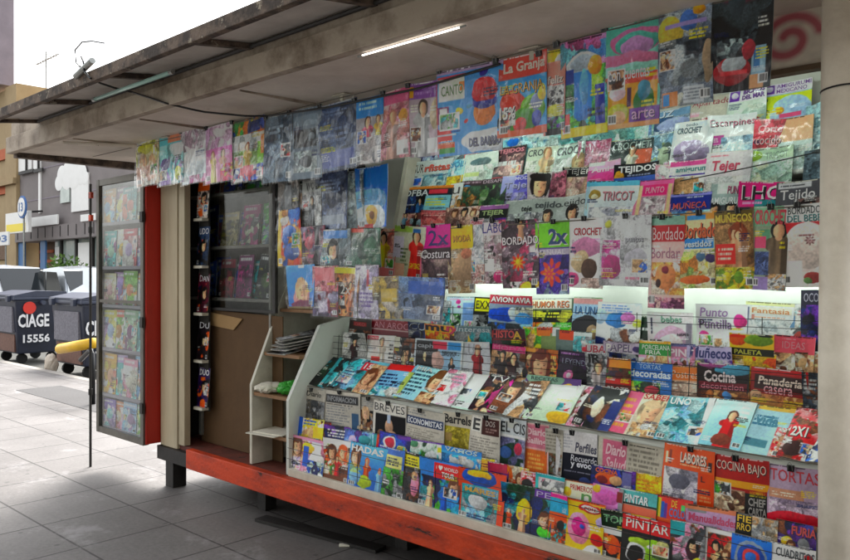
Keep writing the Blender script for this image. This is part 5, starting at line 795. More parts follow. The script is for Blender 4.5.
-1.481 2.750 2.176 0.231 0.412 0|7ac0b0|r 0 .0 1 .18 6ab8a8; e .55 .18 .5 .12 d880a8; e .55 .2 .4 .1 6ac0b0; e .55 .23 .3 .08 d0a0d0; e .4 .38 .6 .1 dc88a8; e .5 .46 .6 .08 98d0c0; e .5 .56 .6 .08 d85a4a; T con_cuentas .05 .44 .8 .54 ece4e8; r .05 .58 .95 .95 e09a38; e .22 .66 .14 .07 f0d0d8; e .7 .76 .2 .14 3a7a48; e .7 .66 .12 .1 4a90a8; e .25 .86 .2 .1 b8b838; e .25 .9 .14 .07 e0b088; r .45 .82 1 .96 7a4a9a; T arte .5 .84 .92 .93 d8a8d0; r 0 .95 1 1 d8a070; r .4 .62 .48 .8 5a3a5a|unicorn coloured craft pack with rainbow and orange panel
-1.266 2.750 2.227 0.209 0.387 0|9aa4a8|n 0 0 1 1 8a94a4,a8b0b4,6a7484,b8b8a8 4; e .25 .28 .25 .16 d8c05a; e .6 .2 .16 .1 5a80c0; e .78 .12 .1 .05 e0a030; r 0 0 1 .04 c8b070; n 0 .35 1 .8 5a6470,7a848c,404a54,98a0a4 4; r .1 .85 .4 .99 c88a58; r .12 .87 .24 .98 4a90c8; r .5 .82 .85 .98 c8ccd0; l .5 .84 .85 .96 8a9098 4; e .92 .6 .1 .2 b09a80; r .15 .2 .9 .24 a898c8|silvery bag of gadgets with yellow and blue discs
-1.065 2.750 2.252 0.207 0.380 0|2a3036|n 0 0 1 1 2a3036,1c2024,3c4448 3; e .5 .1 .4 .1 5a5058; e .5 .1 .35 .08 7a4a58; e .4 .16 .12 .16 4a545a; e .35 .8 .3 .13 a8303a; e .38 .74 .2 .08 c0c8cc; r .15 .8 .6 .84 c84048; r .66 .6 .9 .9 90b0c0; r .7 .62 .8 .8 3a78a8; r .64 .86 .88 .99 d0a07a; n .1 .5 .6 .68 5a6468,98a8a8,2a3036 4; e .6 .62 .12 .1 b04450|black toy pack with little red car
@K1
-4.048 3.030 1.900 0.211 0.306 0|4a4e52|n 0 0 1 1 34383a,5a5e60,8a8480,4a3c34 4; r .3 .1 .6 .9 8a8c90|dark grey bagged comic, far left
-3.887 3.030 1.880 0.172 0.299 0|6a5848|n 0 0 1 1 8a6a4c,4a3c34,b0906c,2a2624 4; r .0 .2 .4 .8 a88058|brown bagged comic
-3.817 3.030 1.884 0.188 0.309 0|b4b4b0|T WOW .2 .05 .9 .2 5a5a5a; n 0 .25 1 1 a8a8a8,c8c4c0,8a8888 3; p .5 .35 .6 2a2a30 2a2a2a|off white bagged magazine with dark figure
-3.627 3.030 1.872 0.290 0.365 0|525c78|n 0 0 1 1 4c5672,68748c,3e4660,7884a0 4; l .15 .15 .85 .4 8490a8 4; r .1 .75 .9 .9 98a0ac|blue grey bag in crinkled plastic
-3.433 3.030 1.868 0.168 0.346 0|78848a|n 0 0 1 1 6c787c,94a0a4,505c60,84908c 4|pale smoky empty looking bag
-3.267 3.030 1.869 0.252 0.357 0|2a78d0|r 0 0 1 .35 2f80d8; e .4 .55 .6 .2 6ab0e0; e .4 .85 .55 .24 d8e0e4; e .45 .78 .2 .16 e0b030; e .45 .78 .08 .07 8a5a28; r .0 .92 .5 1 c83a3a|bright blue sheet with yellow ring
@K2
-3.997 3.000 1.658 0.229 0.362 0|d8842a|n 0 0 1 1 e09a2a,d86a28,3a68b0,c84a40 4; r 0 0 .16 1 e8b030; e .5 .4 .3 .1 3a78c0; e .6 .75 .3 .15 4a6aa8; e .3 .2 .2 .08 d8d0c8|orange and blue comic by the bay's left edge
-3.780 3.000 1.644 0.245 0.257 0|5a4048|n 0 0 1 1 3a2a30,a85a70,5a4a68,8a7078 4; e .4 .4 .18 .15 c05a6a; r .65 .0 .8 1 2a2428|dark plum bagged comic
-3.558 3.000 1.649 0.276 0.225 0|7a8488|n 0 0 1 1 6a7478,90989c,a8a8a8,586064 4; r .1 .05 .9 .25 5a8ac0; f .45 .55 .16 2a2a2a|clear bag with grey face print
-3.311 3.000 1.647 0.290 0.223 0|788478|n 0 0 1 1 687868,8a9484,a0a89c,4a6a5a 4; r .0 .0 .5 .12 d85a48; e .75 .5 .2 .25 4a7058|clear bag with dull green contents
@K3
-3.840 2.965 1.405 0.260 0.258 0|5a98d8|g 6aa8e4 3f78b8; e .5 .75 .3 .28 d89a98; f .5 .62 .2 sk; e .5 .95 .4 .1 7a3a58; r .4 0 .6 .08 e8e8e8|sky blue bag with pink faced doll
-3.612 2.965 1.351 0.234 0.304 0|c07a84|n 0 0 1 .5 d88a94,b86a74,cc8a8c 3; n 0 .5 1 1 5a5068,8a8498,7a3a48,a8a0b0 4; r .1 .05 .8 .3 d07a80|pink topped bag with violet contents
-3.417 2.965 1.358 0.212 0.289 0|a87a50|r 0 .02 1 .14 c8c030; n 0 .14 1 1 d89060,6a4a34,b88a60,3a2a24 4; T 2x .2 .35 .6 .55 dcd8d0; p .6 .3 .6 c87a48 3a2418|orange brown bag with yellow green top
-3.245 2.965 1.353 0.201 0.305 0|b4a8c0|n 0 0 1 1 b8b0c4,d0c8d4,948aa8,a89cb8 4; l .2 .5 .9 .8 7a6a98 4; r .5 .1 .6 .4 a84a58|pale lilac bag with faint print
-3.067 2.965 1.359 0.221 0.235 0|a09070|n 0 0 1 1 b8a060,8a7c68,a8a098,6a6458 4; r .3 .3 .8 .6 c0a858|khaki bag with ochre contents
-2.827 2.965 1.361 0.321 0.228 0|4a6088|n 0 0 1 .5 3a5a98,5a78a8,7088a8 3; n 0 .4 1 1 4a5468,6a7890,34404e 4; r .2 .1 .9 .4 3f64a8|steel blue bag, rightmost of the lower bags'''
# suffix, category, group, cell, thickness, curl, sleeve, material
ROW = {
 'A': ('in the front bottom row', 'children\'s magazines in the front bottom row', .0032, .005, .006),
 'B': ('in the second row up', 'magazines in the second row up', .0034, .004, .006),
 'B2': ('behind the second row', 'magazines in the second row up', .0036, .004, .004),
 'C': ('clipped above the children\'s magazines', 'papers clipped above the children\'s magazines', .003, .003, .010),
 'D': ('lying on the sloping shelf', 'magazines lying on the sloping shelf', .0034, .006, .008),
 'E': ('standing behind the wire rods', 'magazines standing behind the wire rods', .0034, .004, .005),
 'E2': ('propped before the wire rods', 'magazines standing behind the wire rods', .0034, .004, .004),
 'F': ('behind the wire rod row', 'magazines behind the wire rod row', .0036, .004, .005),
 'G': ('before the glowing back panel', 'magazines before the glowing back panel', .0036, .004, .005),
 'H': ('clipped to the middle line', 'magazines clipped to the middle line', .0034, .004, .010),
 'I1': ('on the upper rack\'s lowest tier', 'magazines on the upper rack', .0036, .004, .006),
 'I2': ('on the upper rack\'s second tier', 'magazines on the upper rack', .0036, .004, .006),
 'I3': ('on the upper rack\'s third tier', 'magazines on the upper rack', .0036, .004, .006),
 'I4': ('on the upper rack\'s top tier', 'magazines on the upper rack', .0036, .004, .006),
 'J': ('hung from the top line', 'packs hung from the top line', .0034, .004, .012),
 'K1': ('hung beside the doorway, upper row', 'bags hung beside the doorway', .004, .006, .014),
 'K2': ('hung beside the doorway, middle row', 'bags hung beside the doorway', .004, .006, .014),
 'K3': ('hung beside the doorway, lower row', 'bags hung beside the doorway', .004, .006, .014)}
def binder_clip(x, y, z, label, group, wd=.026):
    t = empty('binder_clip', (x, y, z), label, 'binder clip', group)
    B().prism([(-.008, .006), (.008, .006), (.001, -.018), (-.001, -.018)], 'x', -wd/2, wd/2).out('jaw', 'black_metal', t)
    B().tube([(-wd*.35, -.006, -.012), (-wd*.3, -.012, .012), (0, -.012, .02), (wd*.3, -.012, .012), (wd*.35, -.006, -.012)], .0012, 5).out('wire_handle', 'aluminium', t)
row = None; idx = 0; seed = 100
for ln in TABLE.split('\n'):
    if ln[0] == '@': row = ln[1:]; idx = 0; continue
    num, base, ops, lab = ln.split('|')
    x, y, z, wd, ht, lean = map(float, num.split())
    sfx, grp, cell, th, curl = ROW[row]; seed += 1; rnd = random.Random(seed)
    hang = row in ('J', 'K1', 'K2', 'K3')
    sleeve = hang or 'bagged' in lab or 'sleeve' in lab or (row in ('I3', 'I4') and x > -2.3)
    nm = 'newspaper' if row == 'C' and 'magazine' not in lab else ('bag' if hang and 'bag ' in lab+' ' else ('pack' if hang and 'pack' in lab else 'magazine'))
    cat = {'newspaper': 'newspaper', 'bag': 'bagged toy', 'pack': 'activity pack'}.get(nm, 'magazine')
    name = {'bag': 'hanging_bag', 'pack': 'hanging_pack'}.get(nm, nm)
    mt = 'newsprint' if nm == 'newspaper' else 'glossy_print'
    if row in ('B', 'B2', 'F', 'G') and rnd.random() < .3: mt = 'soft_print'
    dz = 0
    cell = min(.0042, max(.0022, (-.685*x+.729*y)/934*.75))
    o = magazine(name, wd+.004, ht, base, ops, seed, cell, th, curl, mt, sleeve, 0, row in ('B', 'E', 'F', 'G', 'I1', 'I2', 'I3', 'I4', 'A'))
    lay = {'A': (0, .006, .002), 'C': (0, .004, .008)}.get(row, (0, .005, .0025))[idx % 3]
    if row == 'A' and 'red topped' in lab: lay = -.004
    roll = rnd.uniform(-1.2, 1.2) if row not in ('A', 'J') else rnd.uniform(-.6, .6)
    if row in ('H', 'C'): roll = rnd.uniform(-2.2, 2.2)
    if row == 'H' and x < -3.1: roll += 6
    if row == 'D': roll = 0
    if hang: roll = rnd.uniform(-2, 2)
    if row in ('B', 'E', 'F', 'G', 'I1', 'I2', 'I3', 'I4'): roll *= 2; lean += rnd.uniform(-.6, 1.6)
    place(o, x, y+lay, z, lean, roll)
    if row == 'D':  # pale glare on some of these covers is painted into their colours
        o.matrix_world = Matrix.Translation((x, y, z)) @ Matrix.Rotation(-R(lean), 4, 'X') @ Matrix.Translation((0, -.004*(idx % 3), 0)) @ Matrix.Rotation(R(rnd.uniform(-3, 5)), 4, 'Y')
    tag(o, lab+' '+sfx, cat, grp)
    if row in ('C', 'H', 'J') and not (row == 'C' and wd < .06):
        bx = x if row != 'J' else x-wd/2
        binder_clip(bx+rnd.uniform(-.02, .02), y-.004 if row != 'H' else y-.008, z+ht+.002, 'black clip gripping the '+lab.split(',')[0], 'black binder clips on the display lines', .03 if row == 'J' else .024)
    idx += 1
# extra fanned copies lying on the sloping shelf come from the table; now the glass door and doorway shelves
DOORC = ['violet', 'orange', 'pale blue', 'mint', 'amber', 'lilac', 'rose', 'sky blue', 'lemon', 'coral', 'sage', 'aqua', 'cream', 'mauve', 'leaf green', 'peach', 'turquoise', 'ivory', 'crimson', 'powder blue', 'ochre', 'plum', 'teal', 'blush']
HEX = dict(zip(DOORC, ['8a78b0', 'd89068', 'a8c0d8', 'a8d0b8', 'd0a850', 'b8a8cc', 'd898a8', '88b0d8', 'd8d080', 'd88070', '98b098', '88c0c0', 'ded4b8', 'a890b0', '80a860', 'e0b090', '60a8a8', 'e0dccc', 'b84858', 'b0c4dc', 'b8904c', '784870', '488c90', 'e0b8b8']))
SHN = ['lowest', 'second', 'third', 'fourth', 'fifth', 'top']
k = 0
for si, z in enumerate(DSH):
    n = 4; span = DX1-DX0-.09
    for j in range(n):
        c = DOORC[k]; hx = HEX[c]; seed += 1; rnd = random.Random(seed)
        hh = min(.34, (DSH+(2.36,))[si+1]-z-.035)*rnd.uniform(.9, 1)
        o2 = HEX[DOORC[(k+5) % 24]]; o3 = HEX[DOORC[(k+11) % 24]]
        ops = 'r 0 0 1 .2 %s; l .08 .05 .9 .17 w 1; n 0 .2 1 1 %s,%s,w,%s,%s 3; e %.2f .55 .24 .18 %s' % (hx, hx, o2, o3, hx, rnd.uniform(.3, .7), o3)
        o = magazine('magazine', span/n*1.3, hh, hx, ops, seed, .005, .004, .004)
        place(o, DX0+.045+span*(j+.5)/n, 2.856+.006*(j % 2), z+.001, 3, rnd.uniform(-1.5, 1.5))
        tag(o, '%s magazine on the %s shelf of the glass display door' % (c, SHN[si]), 'magazine', 'magazines in the glass display door')
        k += 1
# doorway shelves
BK = [(0, ['blue', 'dark blue', 'wine red', 'grey', 'plum', 'teal', 'black', 'olive']), (1, ['navy', 'royal blue', 'cream', 'indigo', 'mulberry', 'white and green', 'green']), (2, ['pale grey', 'dull red', 'bright green', 'moss', 'slate', 'petrol blue'])]
BH = {'blue': '4a74c0', 'dark blue': '2c4c98', 'wine red': '9a3a50', 'grey': '70727a', 'plum': '7a3c68', 'teal': '4a9aa0', 'black': '1a1a1c', 'olive': '6a6a3a', 'navy': '24408a', 'royal blue': '4a70d0', 'cream': 'c8bc98', 'indigo': '5858b0', 'mulberry': 'a84a80', 'white and green': 'b8c0a8', 'green': '58a850', 'pale grey': 'a0a4a4', 'dull red': '8a3a34', 'bright green': '5a9a3a', 'moss': '4a5a34', 'slate': '6a7a88', 'petrol blue': '4080a0'}
for si, cols in BK:
    z = CSH[si]; n = len(cols); span = CB1-CB0-.12
    for j, c in enumerate(cols):
        seed += 1; rnd = random.Random(seed)
        o3 = list(BH.values())[(j*3+si) % 20]
        ops = 'r 0 0 1 .22 %s; l .1 .05 .9 .18 w 1; n 0 .24 1 1 %s,%s,dgr,%s 4' % (BH[c], BH[c], o3, BH[c])
        hh = rnd.uniform(.24, .33) if si < 2 else rnd.uniform(.2, .28)
        o = magazine('book', span/n*1.6, hh, BH[c], ops, seed, .004, .014, .003)
        place(o, CB0+.1+(j+.5)*span/n, 3.21+.022*(j % 2), z+.001, 7, rnd.uniform(-9, 9) if j % 3 == 0 else 0)
        tag(o, '%s book standing on the doorway cabinet\'s %s shelf' % (c, ['lower', 'middle', 'top'][si]), 'book', 'books on the doorway cabinet')
NR = [('DUO', 'purple', '3a2c58'), ('DU', 'black and orange', '2a2228'), ('DAN', 'wine coloured', '5a1c34'), ('UDO', 'steel blue', '3a4c68'), ('', 'white and orange', 'c8b8b0'), ]
for i, (tt, c, hx) in enumerate(NR):
    seed += 1; z = .34+(.28, .63, .98, 1.33, 1.68)[i]
    ops = ('T %s .1 .04 .95 .2 e0e0e6; ' % tt if tt else '')+'n 0 .25 1 1 %s,%s,o,k,%s 4; f .6 .5 .22 k' % (hx, hx, hx) + ('; r 0 .0 1 .3 d0622a' if not tt else '')
    o = magazine('magazine', .15, .29, hx, ops, seed, .0045, .004, .003)
    place(o, -5.145, 3.055, z+.001, 5, 0)
    tag(o, '%s magazine on the %s shelf of the narrow rack' % (c, ['lowest', 'second', 'third', 'fourth', 'top'][i]), 'magazine', 'magazines in the narrow rack')
# things on the side shelf
seed = 900
for i, (c, hx) in enumerate((('tan', 'b09870'), ('cream', 'cfc4a8'), ('brown', '8a6a4c'), ('pale grey', 'b4b0a4'), ('beige', 'c0ac8c'))):
    o = B().box(-.11, .11, -.14, .14, 0, .026, .003).out('catalogue', mat('catalogue_paper_%d' % i, hx, .7, '6a5a44', 20, .5))
    place(o, -4.2+.01*(i % 2), 3.36, 1.372+i*.027, 0, 0, random.Random(i).uniform(-6, 6))
    tag(o, '%s catalogue, %s in the stack on the side shelf' % (c, ['lowest', 'second', 'third', 'fourth', 'topmost'][i]), 'catalogue', 'catalogues stacked on the side shelf')
for i, (c, hx) in enumerate((('black', '1c1c1e'), ('white', 'd8d8d4'), ('grey', '8a8a88'), ('pale', 'bcbcb8'), ('charcoal', '3a3a3c'))):
    o = magazine('magazine', .2, .27, hx, 'n 0 0 1 1 %s,%s,gr 3; l .1 .1 .9 .3 gr 2' % (hx, hx), 910+i, .006, .008, .006)
    o.matrix_world = Matrix.Translation((-4.235+.01*i, 3.06+.012*(i % 2), 1.083+i*.024)) @ Matrix.Rotation(R(-3*i), 4, 'Z') @ Matrix.Rotation(R(-80), 4, 'X') @ Matrix.Rotation(R(3*i), 4, 'Y') @ Matrix.Rotation(R(0), 4, 'X')
    tag(o, '%s magazine, %s of the slipping pile on the side shelf' % (c, ['lowest', 'second', 'middle', 'fourth', 'topmost'][i]), 'magazine', 'magazines slipping on the side shelf')
def crumple(name, cx, cy, cz, rx, ry, rz, m, sd, label, cat):
    b = B().ell((0, 0, 0), 1, 1, 1, 4); rng = random.Random(sd); ps = [(Vector((rng.uniform(-1, 1), rng.uniform(-1, 1), rng.uniform(-1, 1))).normalized(), rng.uniform(.4, 1)) for _ in range(26)]
    for v in b.bm.verts:
        n = v.co.normalized(); d_ = 1-.28*max(math.sin(7*n.dot(p)+3*q)*q for p, q in ps[:9])
        v.co = Vector((n.x*rx*d_, n.y*ry*d_, max(n.z*rz*d_, -rz*.75)))
    o = b.out(name, m, None, False); o.location = (cx, cy, cz+rz*.75+.001); tag(o, label, cat); return o
crumple('plastic_bag', -4.09, 3.08, .82, .1, .12, .06, 'green_bag', 4, 'bright green plastic bag on the side shelf', 'bag')
crumple('crumpled_paper', -4.27, 3.04, .82, .12, .13, .045, 'paper', 9, 'crumpled white paper beside the green bag on the side shelf', 'paper')
o = B().box(-.16, .1, -.14, .12, 0, .006).box(-.13, .13, -.1, .14, .006, .012).out('paper_sheets', 'paper'); place(o, -4.2, 3.06, .561, 0, 0, 9); tag(o, 'loose white paper sheets on the lowest side shelf', 'paper')
# cords
def cord(name, pts, r, label, cat, m='cord'):
    mid = Vector(pts[0]); o = B().tube([Vector(p)-mid for p in pts], r, 6).out(name, m); o.location = mid; return tag(o, label, cat)
cord('hanging_line', [(-6.3, 2.75, 2.565), (-4.6, 2.752, 2.56), (-3, 2.752, 2.563), (-1.9, 2.752, 2.572), (XR, 2.752, 2.585)], .003, 'dark cord under the soffit carrying the top row of packs', 'cord')
cord('hanging_line', [(-3.9, 3.186, 1.85), (-2.5, 3.186, 1.857), (XR, 3.186, 1.868)], .003, 'dark cord carrying the middle row of magazines', 'cord')
cord('hanging_line', [(-3.96, 3.112, .886), (-2.5, 3.112, .888), (XR, 3.112, .894)], .003, 'dark cord carrying the clipped newspapers', 'cord')
x1, z1 = (-1.460, 1.998); x2, z2 = (-0.917, 2.062)
cord('black_string', [(x1, 3.13, z1), ((x1+x2)/2, 3.13, (z1+z2)/2-.004), (x2, 3.13, z2)], .0025, 'thin black string across the bagged crochet magazines at upper right', 'string', 'black_rubber')
def P3(px, py, Y):
    return None
cab = []
for q in ((-4.404, 2.777), (-4.297, 2.693), (-4.373, 2.694), (-4.507, 2.714), (-4.476, 2.701), (-4.078, 2.574), (-3.998, 2.546), (-4.005, 2.545), (-3.823, 2.519), (-3.781, 2.532), (-3.277, 2.518), (-2.603, 2.511), (-2.115, 2.538)): cab.append(q)
ys = (1.85, 1.86, 1.95, 2.1, 2.19, 2.19, 2.3, 2.40, 2.55, 2.68, 2.73, 2.735, 2.738)
cord('black_cable', [(a[0], y_, a[1]) for a, y_ in zip(cab, ys)], .006, 'black electric cable drooping from the awning edge to the top line', 'cable', 'black_rubber')
for i, (px, nm) in enumerate(((170, 'leftmost'), (345, 'middle'), (535, 'rightmost'))):
    xx = (-5.105, -3.211, -1.957)[i]
    t = empty('line_bracket', (xx, 2.76, 2.579), '%s small white bracket under the soffit over the top line' % nm, 'bracket', 'brackets under the soffit')
    B().box(-.012, .012, -.006, .006, -.05, -.002).out('stem', 'grubby_white', t); B().box(-.05, .05, -.03, .03, -.006, -.001).out('plate', 'grubby_white', t)
bx, bz = (-4.385, 2.755)
t = empty('pipe_bracket', (bx, 1.86, bz), 'short grey pipe clamp with sprung wire loops on the awning edge', 'bracket')
B().tube([(-.1, 0, -.02), (.12, 0, .03)], .018, 10).out('pipe', 'aluminium', t)
wl = []
for q in ((-4.375, 2.740), (-4.482, 2.816), (-4.495, 2.888), (-4.401, 2.914), (-4.272, 2.893), (-4.123, 2.851)): wl.append((q[0]-bx, 0, q[1]-bz))
B().tube(wl, .005, 6).out('wire_loop', 'black_metal', t)
wl = []
for q in ((-4.349, 2.747), (-4.362, 2.794), (-4.388, 2.827)): wl.append((q[0]-bx, -.01, q[1]-bz))
B().tube(wl, .006, 6).out('hook', 'black_metal', t)
# debris under the kiosk
o = B().box(-.5, .5, -.05, .05, 0, .02).out('plank', 'dark_steel'); place(o, -3.75, 3.02, .002, 0, 0, 8); tag(o, 'dark weathered plank on the pavement under the kiosk', 'plank')
o = B().box(-.11, .11, -.018, .018, 0, .012, .003).out('white_stick', 'paper'); place(o, -3.42, 3.06, .001, 0, 0, 46); tag(o, 'short flat white stick on the pavement under the red beam', 'stick')
#@@MORE@@
# ================================================================== STREET BEYOND
mat('bin_plastic', '23283a', .45, '161a26', 6, .6); mat('bin_lid', '3c4254', .4, '23283a', 5, .6); mat('bin_poster', '7c7a82', .7, '4c4a54', 30, .8); mat('brown_poster', '7a5648', .7, '4a342c', 20, .7)
mat('red_sticker', 'd8382c', .4); mat('yellow_tube', 'e8b820', .4, 'b8881a', 6, .4); mat('car_white', 'd8dadc', .25, coat=.6); mat('car_silver', '9aa0a6', .3, coat=.6, metal=.4); mat('car_glass', '1c2226', .08); mat('tyre', '151515', .8); mat('rim', 'a0a2a4', .3, metal=.7); mat('head_lamp', 'd8dcdc', .1); mat('tail_lamp', '8a1418', .2)
mat('facade_grey', '807876', .8, '6a6260', 1.2, .5, .1, 20); mat('facade_cream', 'a68f6a', .8, '87704e', 1.5, .5, .1, 20); mat('facade_orange', 'b8603a', .8, '96492a', 2, .5); mat('facade_mauve', '8a8088', .8, '6c646c', 1.2, .5); mat('white_sign', 'e6e4e0', .5, 'd0cec8', 3, .3); mat('shop_blue', '3a6a9c', .5); mat('shop_brown', '6a4e34', .7, '4a3424', 5, .6); mat('shop_glass', '8a9894', .06, 'c4ccc4', .6, .8); mat('sign_yellow', 'e8d038', .5); mat('sign_blue', '2a5c98', .5); mat('sack', 'c8bcac', .7, 'a89c8c', 8, .5); mat('leaf', '4a6a2c', .7, '6c8a3c', 5, .8); mat('bark', '4a3a2c', .9)
def bin_(x, y, rz, label, texts):
    t = empty('street_container', (x, y, -.14), label, 'waste container', 'large wheeled waste containers at the kerb', rz)
    W_, Dp = 1.3, .95
    def taper(b, f):
        for v in b.bm.verts:
            s = 1-f*(1-(v.co.z-.2)/1.05); v.co.x *= s; v.co.y *= s
        return b
    taper(B().box(-W_/2, W_/2, -Dp/2, Dp/2, .2, 1.25, .03), .14).out('body', 'bin_plastic', t)
    B().box(-W_/2-.04, W_/2+.04, -Dp/2-.04, Dp/2+.04, 1.25, 1.31, .02).out('rim', 'bin_lid', t)
    B().prism([(-Dp/2-.03, 1.312), (-Dp/2-.03, 1.35), (-.1, 1.43), (Dp/2, 1.41), (Dp/2+.03, 1.312)], 'x', -W_/2-.03, W_/2+.03).out('lid', 'bin_lid', t)
    for s in (-1, 1): B().box(s*.45-.06, s*.45+.06, -Dp/2-.1, -Dp/2-.035, 1.22, 1.34, .01).out('lid_handle', 'bin_lid', t)
    for s in (-1, 1): B().tube([(s*(W_/2+.03), 0, 1.2), (s*(W_/2+.13), 0, 1.2)], .045, 12).out('trunnion', 'bin_lid', t)
    for sx in (-1, 1):
        for sy in (-1, 1):
            B().tube([(sx*.42-.03, sy*.28, .1), (sx*.42+.03, sy*.28, .1)], .1, 14).out('wheel', 'tyre', t)
    B().box(-.5, .5, -Dp/2-.012, -Dp/2+.06, .62, 1.12).out('poster', 'bin_poster', t)
    B().box(-.5, .5, -Dp/2+.03, -Dp/2+.09, .24, .58).out('poster', 'brown_poster', t)
    for (txt, a, b_, z0, z1) in texts: flat_text(txt, a, b_, z0, z1, W_/2+.006, 'e8e8ea', t, 'stencil_lettering', .03, 'x')
    return t
c1 = bin_(-16.62, 5.95, 0, 'dark navy waste container with white stencilled letters and a round red sticker', [('CIAGE', -.43, .15, .72, .98), ('15556', -.34, .16, .42, .58)])
B().tube([(.652, -.22, 1.1), (.662, -.22, 1.1)], .12, 20).out('round_sticker', 'red_sticker', c1)
c2 = bin_(-13.53, 5.93, 0, 'dark navy waste container half hidden behind the glass display door', [('CIAGE', -.43, .15, .72, .98), ('15556', -.34, .16, .42, .58)])
yb = empty('tube_barrier', (-9.645, 4.2, 0), 'fat yellow padded tube on a bent black pipe stand', 'barrier')
q0 = (-10.628, 0.613); q1 = (-9.588, 0.755); q2 = (-9.938, 0.619); q3 = (-9.588, 0.721)
bx = -9.645
B().tube([(q0[0]-bx-.02, 0, q0[1]), (q0[0]-bx, 0, q0[1]), (q1[0]-bx, 0, q1[1])], [.05, .068, .066], 16).out('padded_tube', 'yellow_tube', yb, True)
B().tube([(q2[0]-bx, -.02, q2[1]-.1), (q3[0]-bx-.05, -.03, q3[1]-.06), (q3[0]-bx+.02, -.03, q3[1]-.1), (q3[0]-bx+.04, -.03, q3[1]-.3), (q3[0]-bx+.04, -.03, .0)], .03, 8).out('pipe_stand', 'black_metal', yb, True)
crumple('white_sack', -13.792, 5.3, -.138, .13, .13, .25, 'sack', 21, 'pale rubbish sack leaning between the two waste containers', 'sack')
def car(x, y, rz, paint_, label, h=1.62):
    t = empty('parked_car', (x, y, -.14), label, 'car', 'cars parked across the street', rz)
    prof = [(-2.1, .35), (-2.15, .75), (-2.0, .98), (-1.15, 1.05), (-.45, h-.06), (.2, h), (1.2, h-.05), (1.85, 1.05), (2.08, .95), (2.12, .4), (1.9, .28), (-1.9, .28)]
    b = B(); n = len(prof); rings = []
    for yy, sc in ((-.86, .93), (-.8, 1), (0, 1.02), (.8, 1), (.86, .93)):
        rings.append([b.bm.verts.new((p[0]*(.99 if sc < 1 else 1), yy*(1-.22*max(0, (p[1]-.95)/.7)), .28+(p[1]-.28)*(sc if p[1] > .5 else 1))) for p in prof])
    for a, c in zip(rings, rings[1:]):
        for i in range(n): b.bm.faces.new((a[i], a[(i+1) % n], c[(i+1) % n], c[i]))
    b.bm.faces.new(rings[0]); b.bm.faces.new(rings[-1][::-1])
    b.out('body', paint_, t)
    B().prism([(-1.08, 1.09), (-.47, h-.1), (-.43, h-.075), (-1.03, 1.1)], 'y', -.66, .66).out('windscreen', 'car_glass', t).location.x = -.03
    B().prism([(1.8, 1.1), (1.22, h-.1), (1.25, h-.08), (1.84, 1.1)], 'y', -.62, .62).out('rear_window', 'car_glass', t).location.x = .03
    for s in (-1, 1):
        g_ = B().prism([(-.95, 1.08), (-.4, h-.14), (.3, h-.12), (.3, 1.08)], 'y', -.006, .006).out('side_window', 'car_glass', t); g_.location = (0, s*.815, 0); g_.rotation_euler = (s*.26, 0, 0); g_.location.z = 0; g_.location.y = s*(.80+.28)
        g_.location.y = s*.8; g_.rotation_euler = (0, 0, 0); 
        B().prism([(.36, 1.08), (.36, h-.12), (1.1, h-.15), (1.6, 1.08)], 'y', s*.8-.006, s*.8+.006).out('side_window', 'car_glass', t)
        B().box(-2.13, -2.02, s*.62-.16, s*.62+.16, .72, .88, .02).out('headlight', 'head_lamp', t)
        B().box(2.02, 2.13, s*.68-.12, s*.68+.12, .78, .96, .02).out('tail_light', 'tail_lamp', t)
        for wx in (-1.3, 1.28):
            wh = B().tube([(wx, s*.72, .32), (wx, s*.89, .32)], .32, 20).out('wheel', 'tyre', t); B().tube([(wx, s*.885, .32), (wx, s*.897, .32)], .2, 16).out('rim', 'rim', wh)
        B().ell((-.85, s*.98, 1.1), .08, .1, .07).out('mirror', paint_, t)
    B().box(-2.16, -2.1, -.5, .5, .45, .62).out('grille', 'black_metal', t)
    return t
car(-24.2, 7.9, R(4), 'car_white', 'white car parked behind the left waste container', 2.0)
car(-20.3, 8.6, R(178), 'car_silver', 'silver car parked behind the right waste container', 1.95)
car(-27.5, 9.3, R(3), 'car_white', 'small white car farther back before the brown shop doorway', 1.6)
# far facades, front plane Y = 12
def PXQ(q, Y):
    r = (q[0]-425)/775; X = Y*(.729*r-.685)/(.729+.685*r); return (X, 1.6-(q[1]-275)/775*(-.685*X+.729*Y))
def bld(name, x, label): return empty(name, (x, 12.3, 0), label, 'building')
def bp_(t, a, b, y0, y1, nm, m, z=None):
    """a, b: opposite corners (x, z)"""
    x0, x1 = sorted((a[0], b[0])); z0, z1 = sorted((a[1], b[1]))
    o = B().box(x0, x1, y0, y1, z0, z1).out(nm, m); o.data.transform(Matrix.Translation((-t.location.x, -t.location.y, 0))); o.parent = t; return o
g = bld('shop_building', -30, 'grey shop building across the street with white sign strips and blue door pillars')
L0 = -34.476; 
bp_(g, (L0, 3.5), (-24, 8.1), 12, 13.5, 'wall', 'facade_grey')
bp_(g, (L0, 8.1), (-24, 8.3), 11.85, 13.6, 'cornice', 'facade_cream')
bp_(g, (L0, 2.95), (-24, 3.5), 11.8, 13.5, 'canopy', 'facade_grey')
bp_(g, (-34.476, 6.820), (-33.056, 5.894), 11.93, 11.99, 'window', 'white_sign'); bp_(g, (-32.846, 6.559), (-32.123, 5.846), 11.93, 11.99, 'window', 'white_sign')
bp_(g, (-32.327, 5.785), (-32.123, 4.060), 11.93, 11.99, 'downpipe', 'white_sign')
bp_(g, (-30.178, 5.092), (-29.357, 4.318), 11.93, 11.99, 'window', 'shop_glass'); bp_(g, (-29.179, 5.271), (-27.723, 3.926), 11.93, 11.99, 'window', 'white_sign')
bp_(g, (-32.715, 3.881), (-29.952, 3.516), 11.74, 11.795, 'sign_strip', 'white_sign'); bp_(g, (-27.922, 3.747), (-26.700, 3.508), 11.74, 11.795, 'sign_strip', 'white_sign')
bb = B()
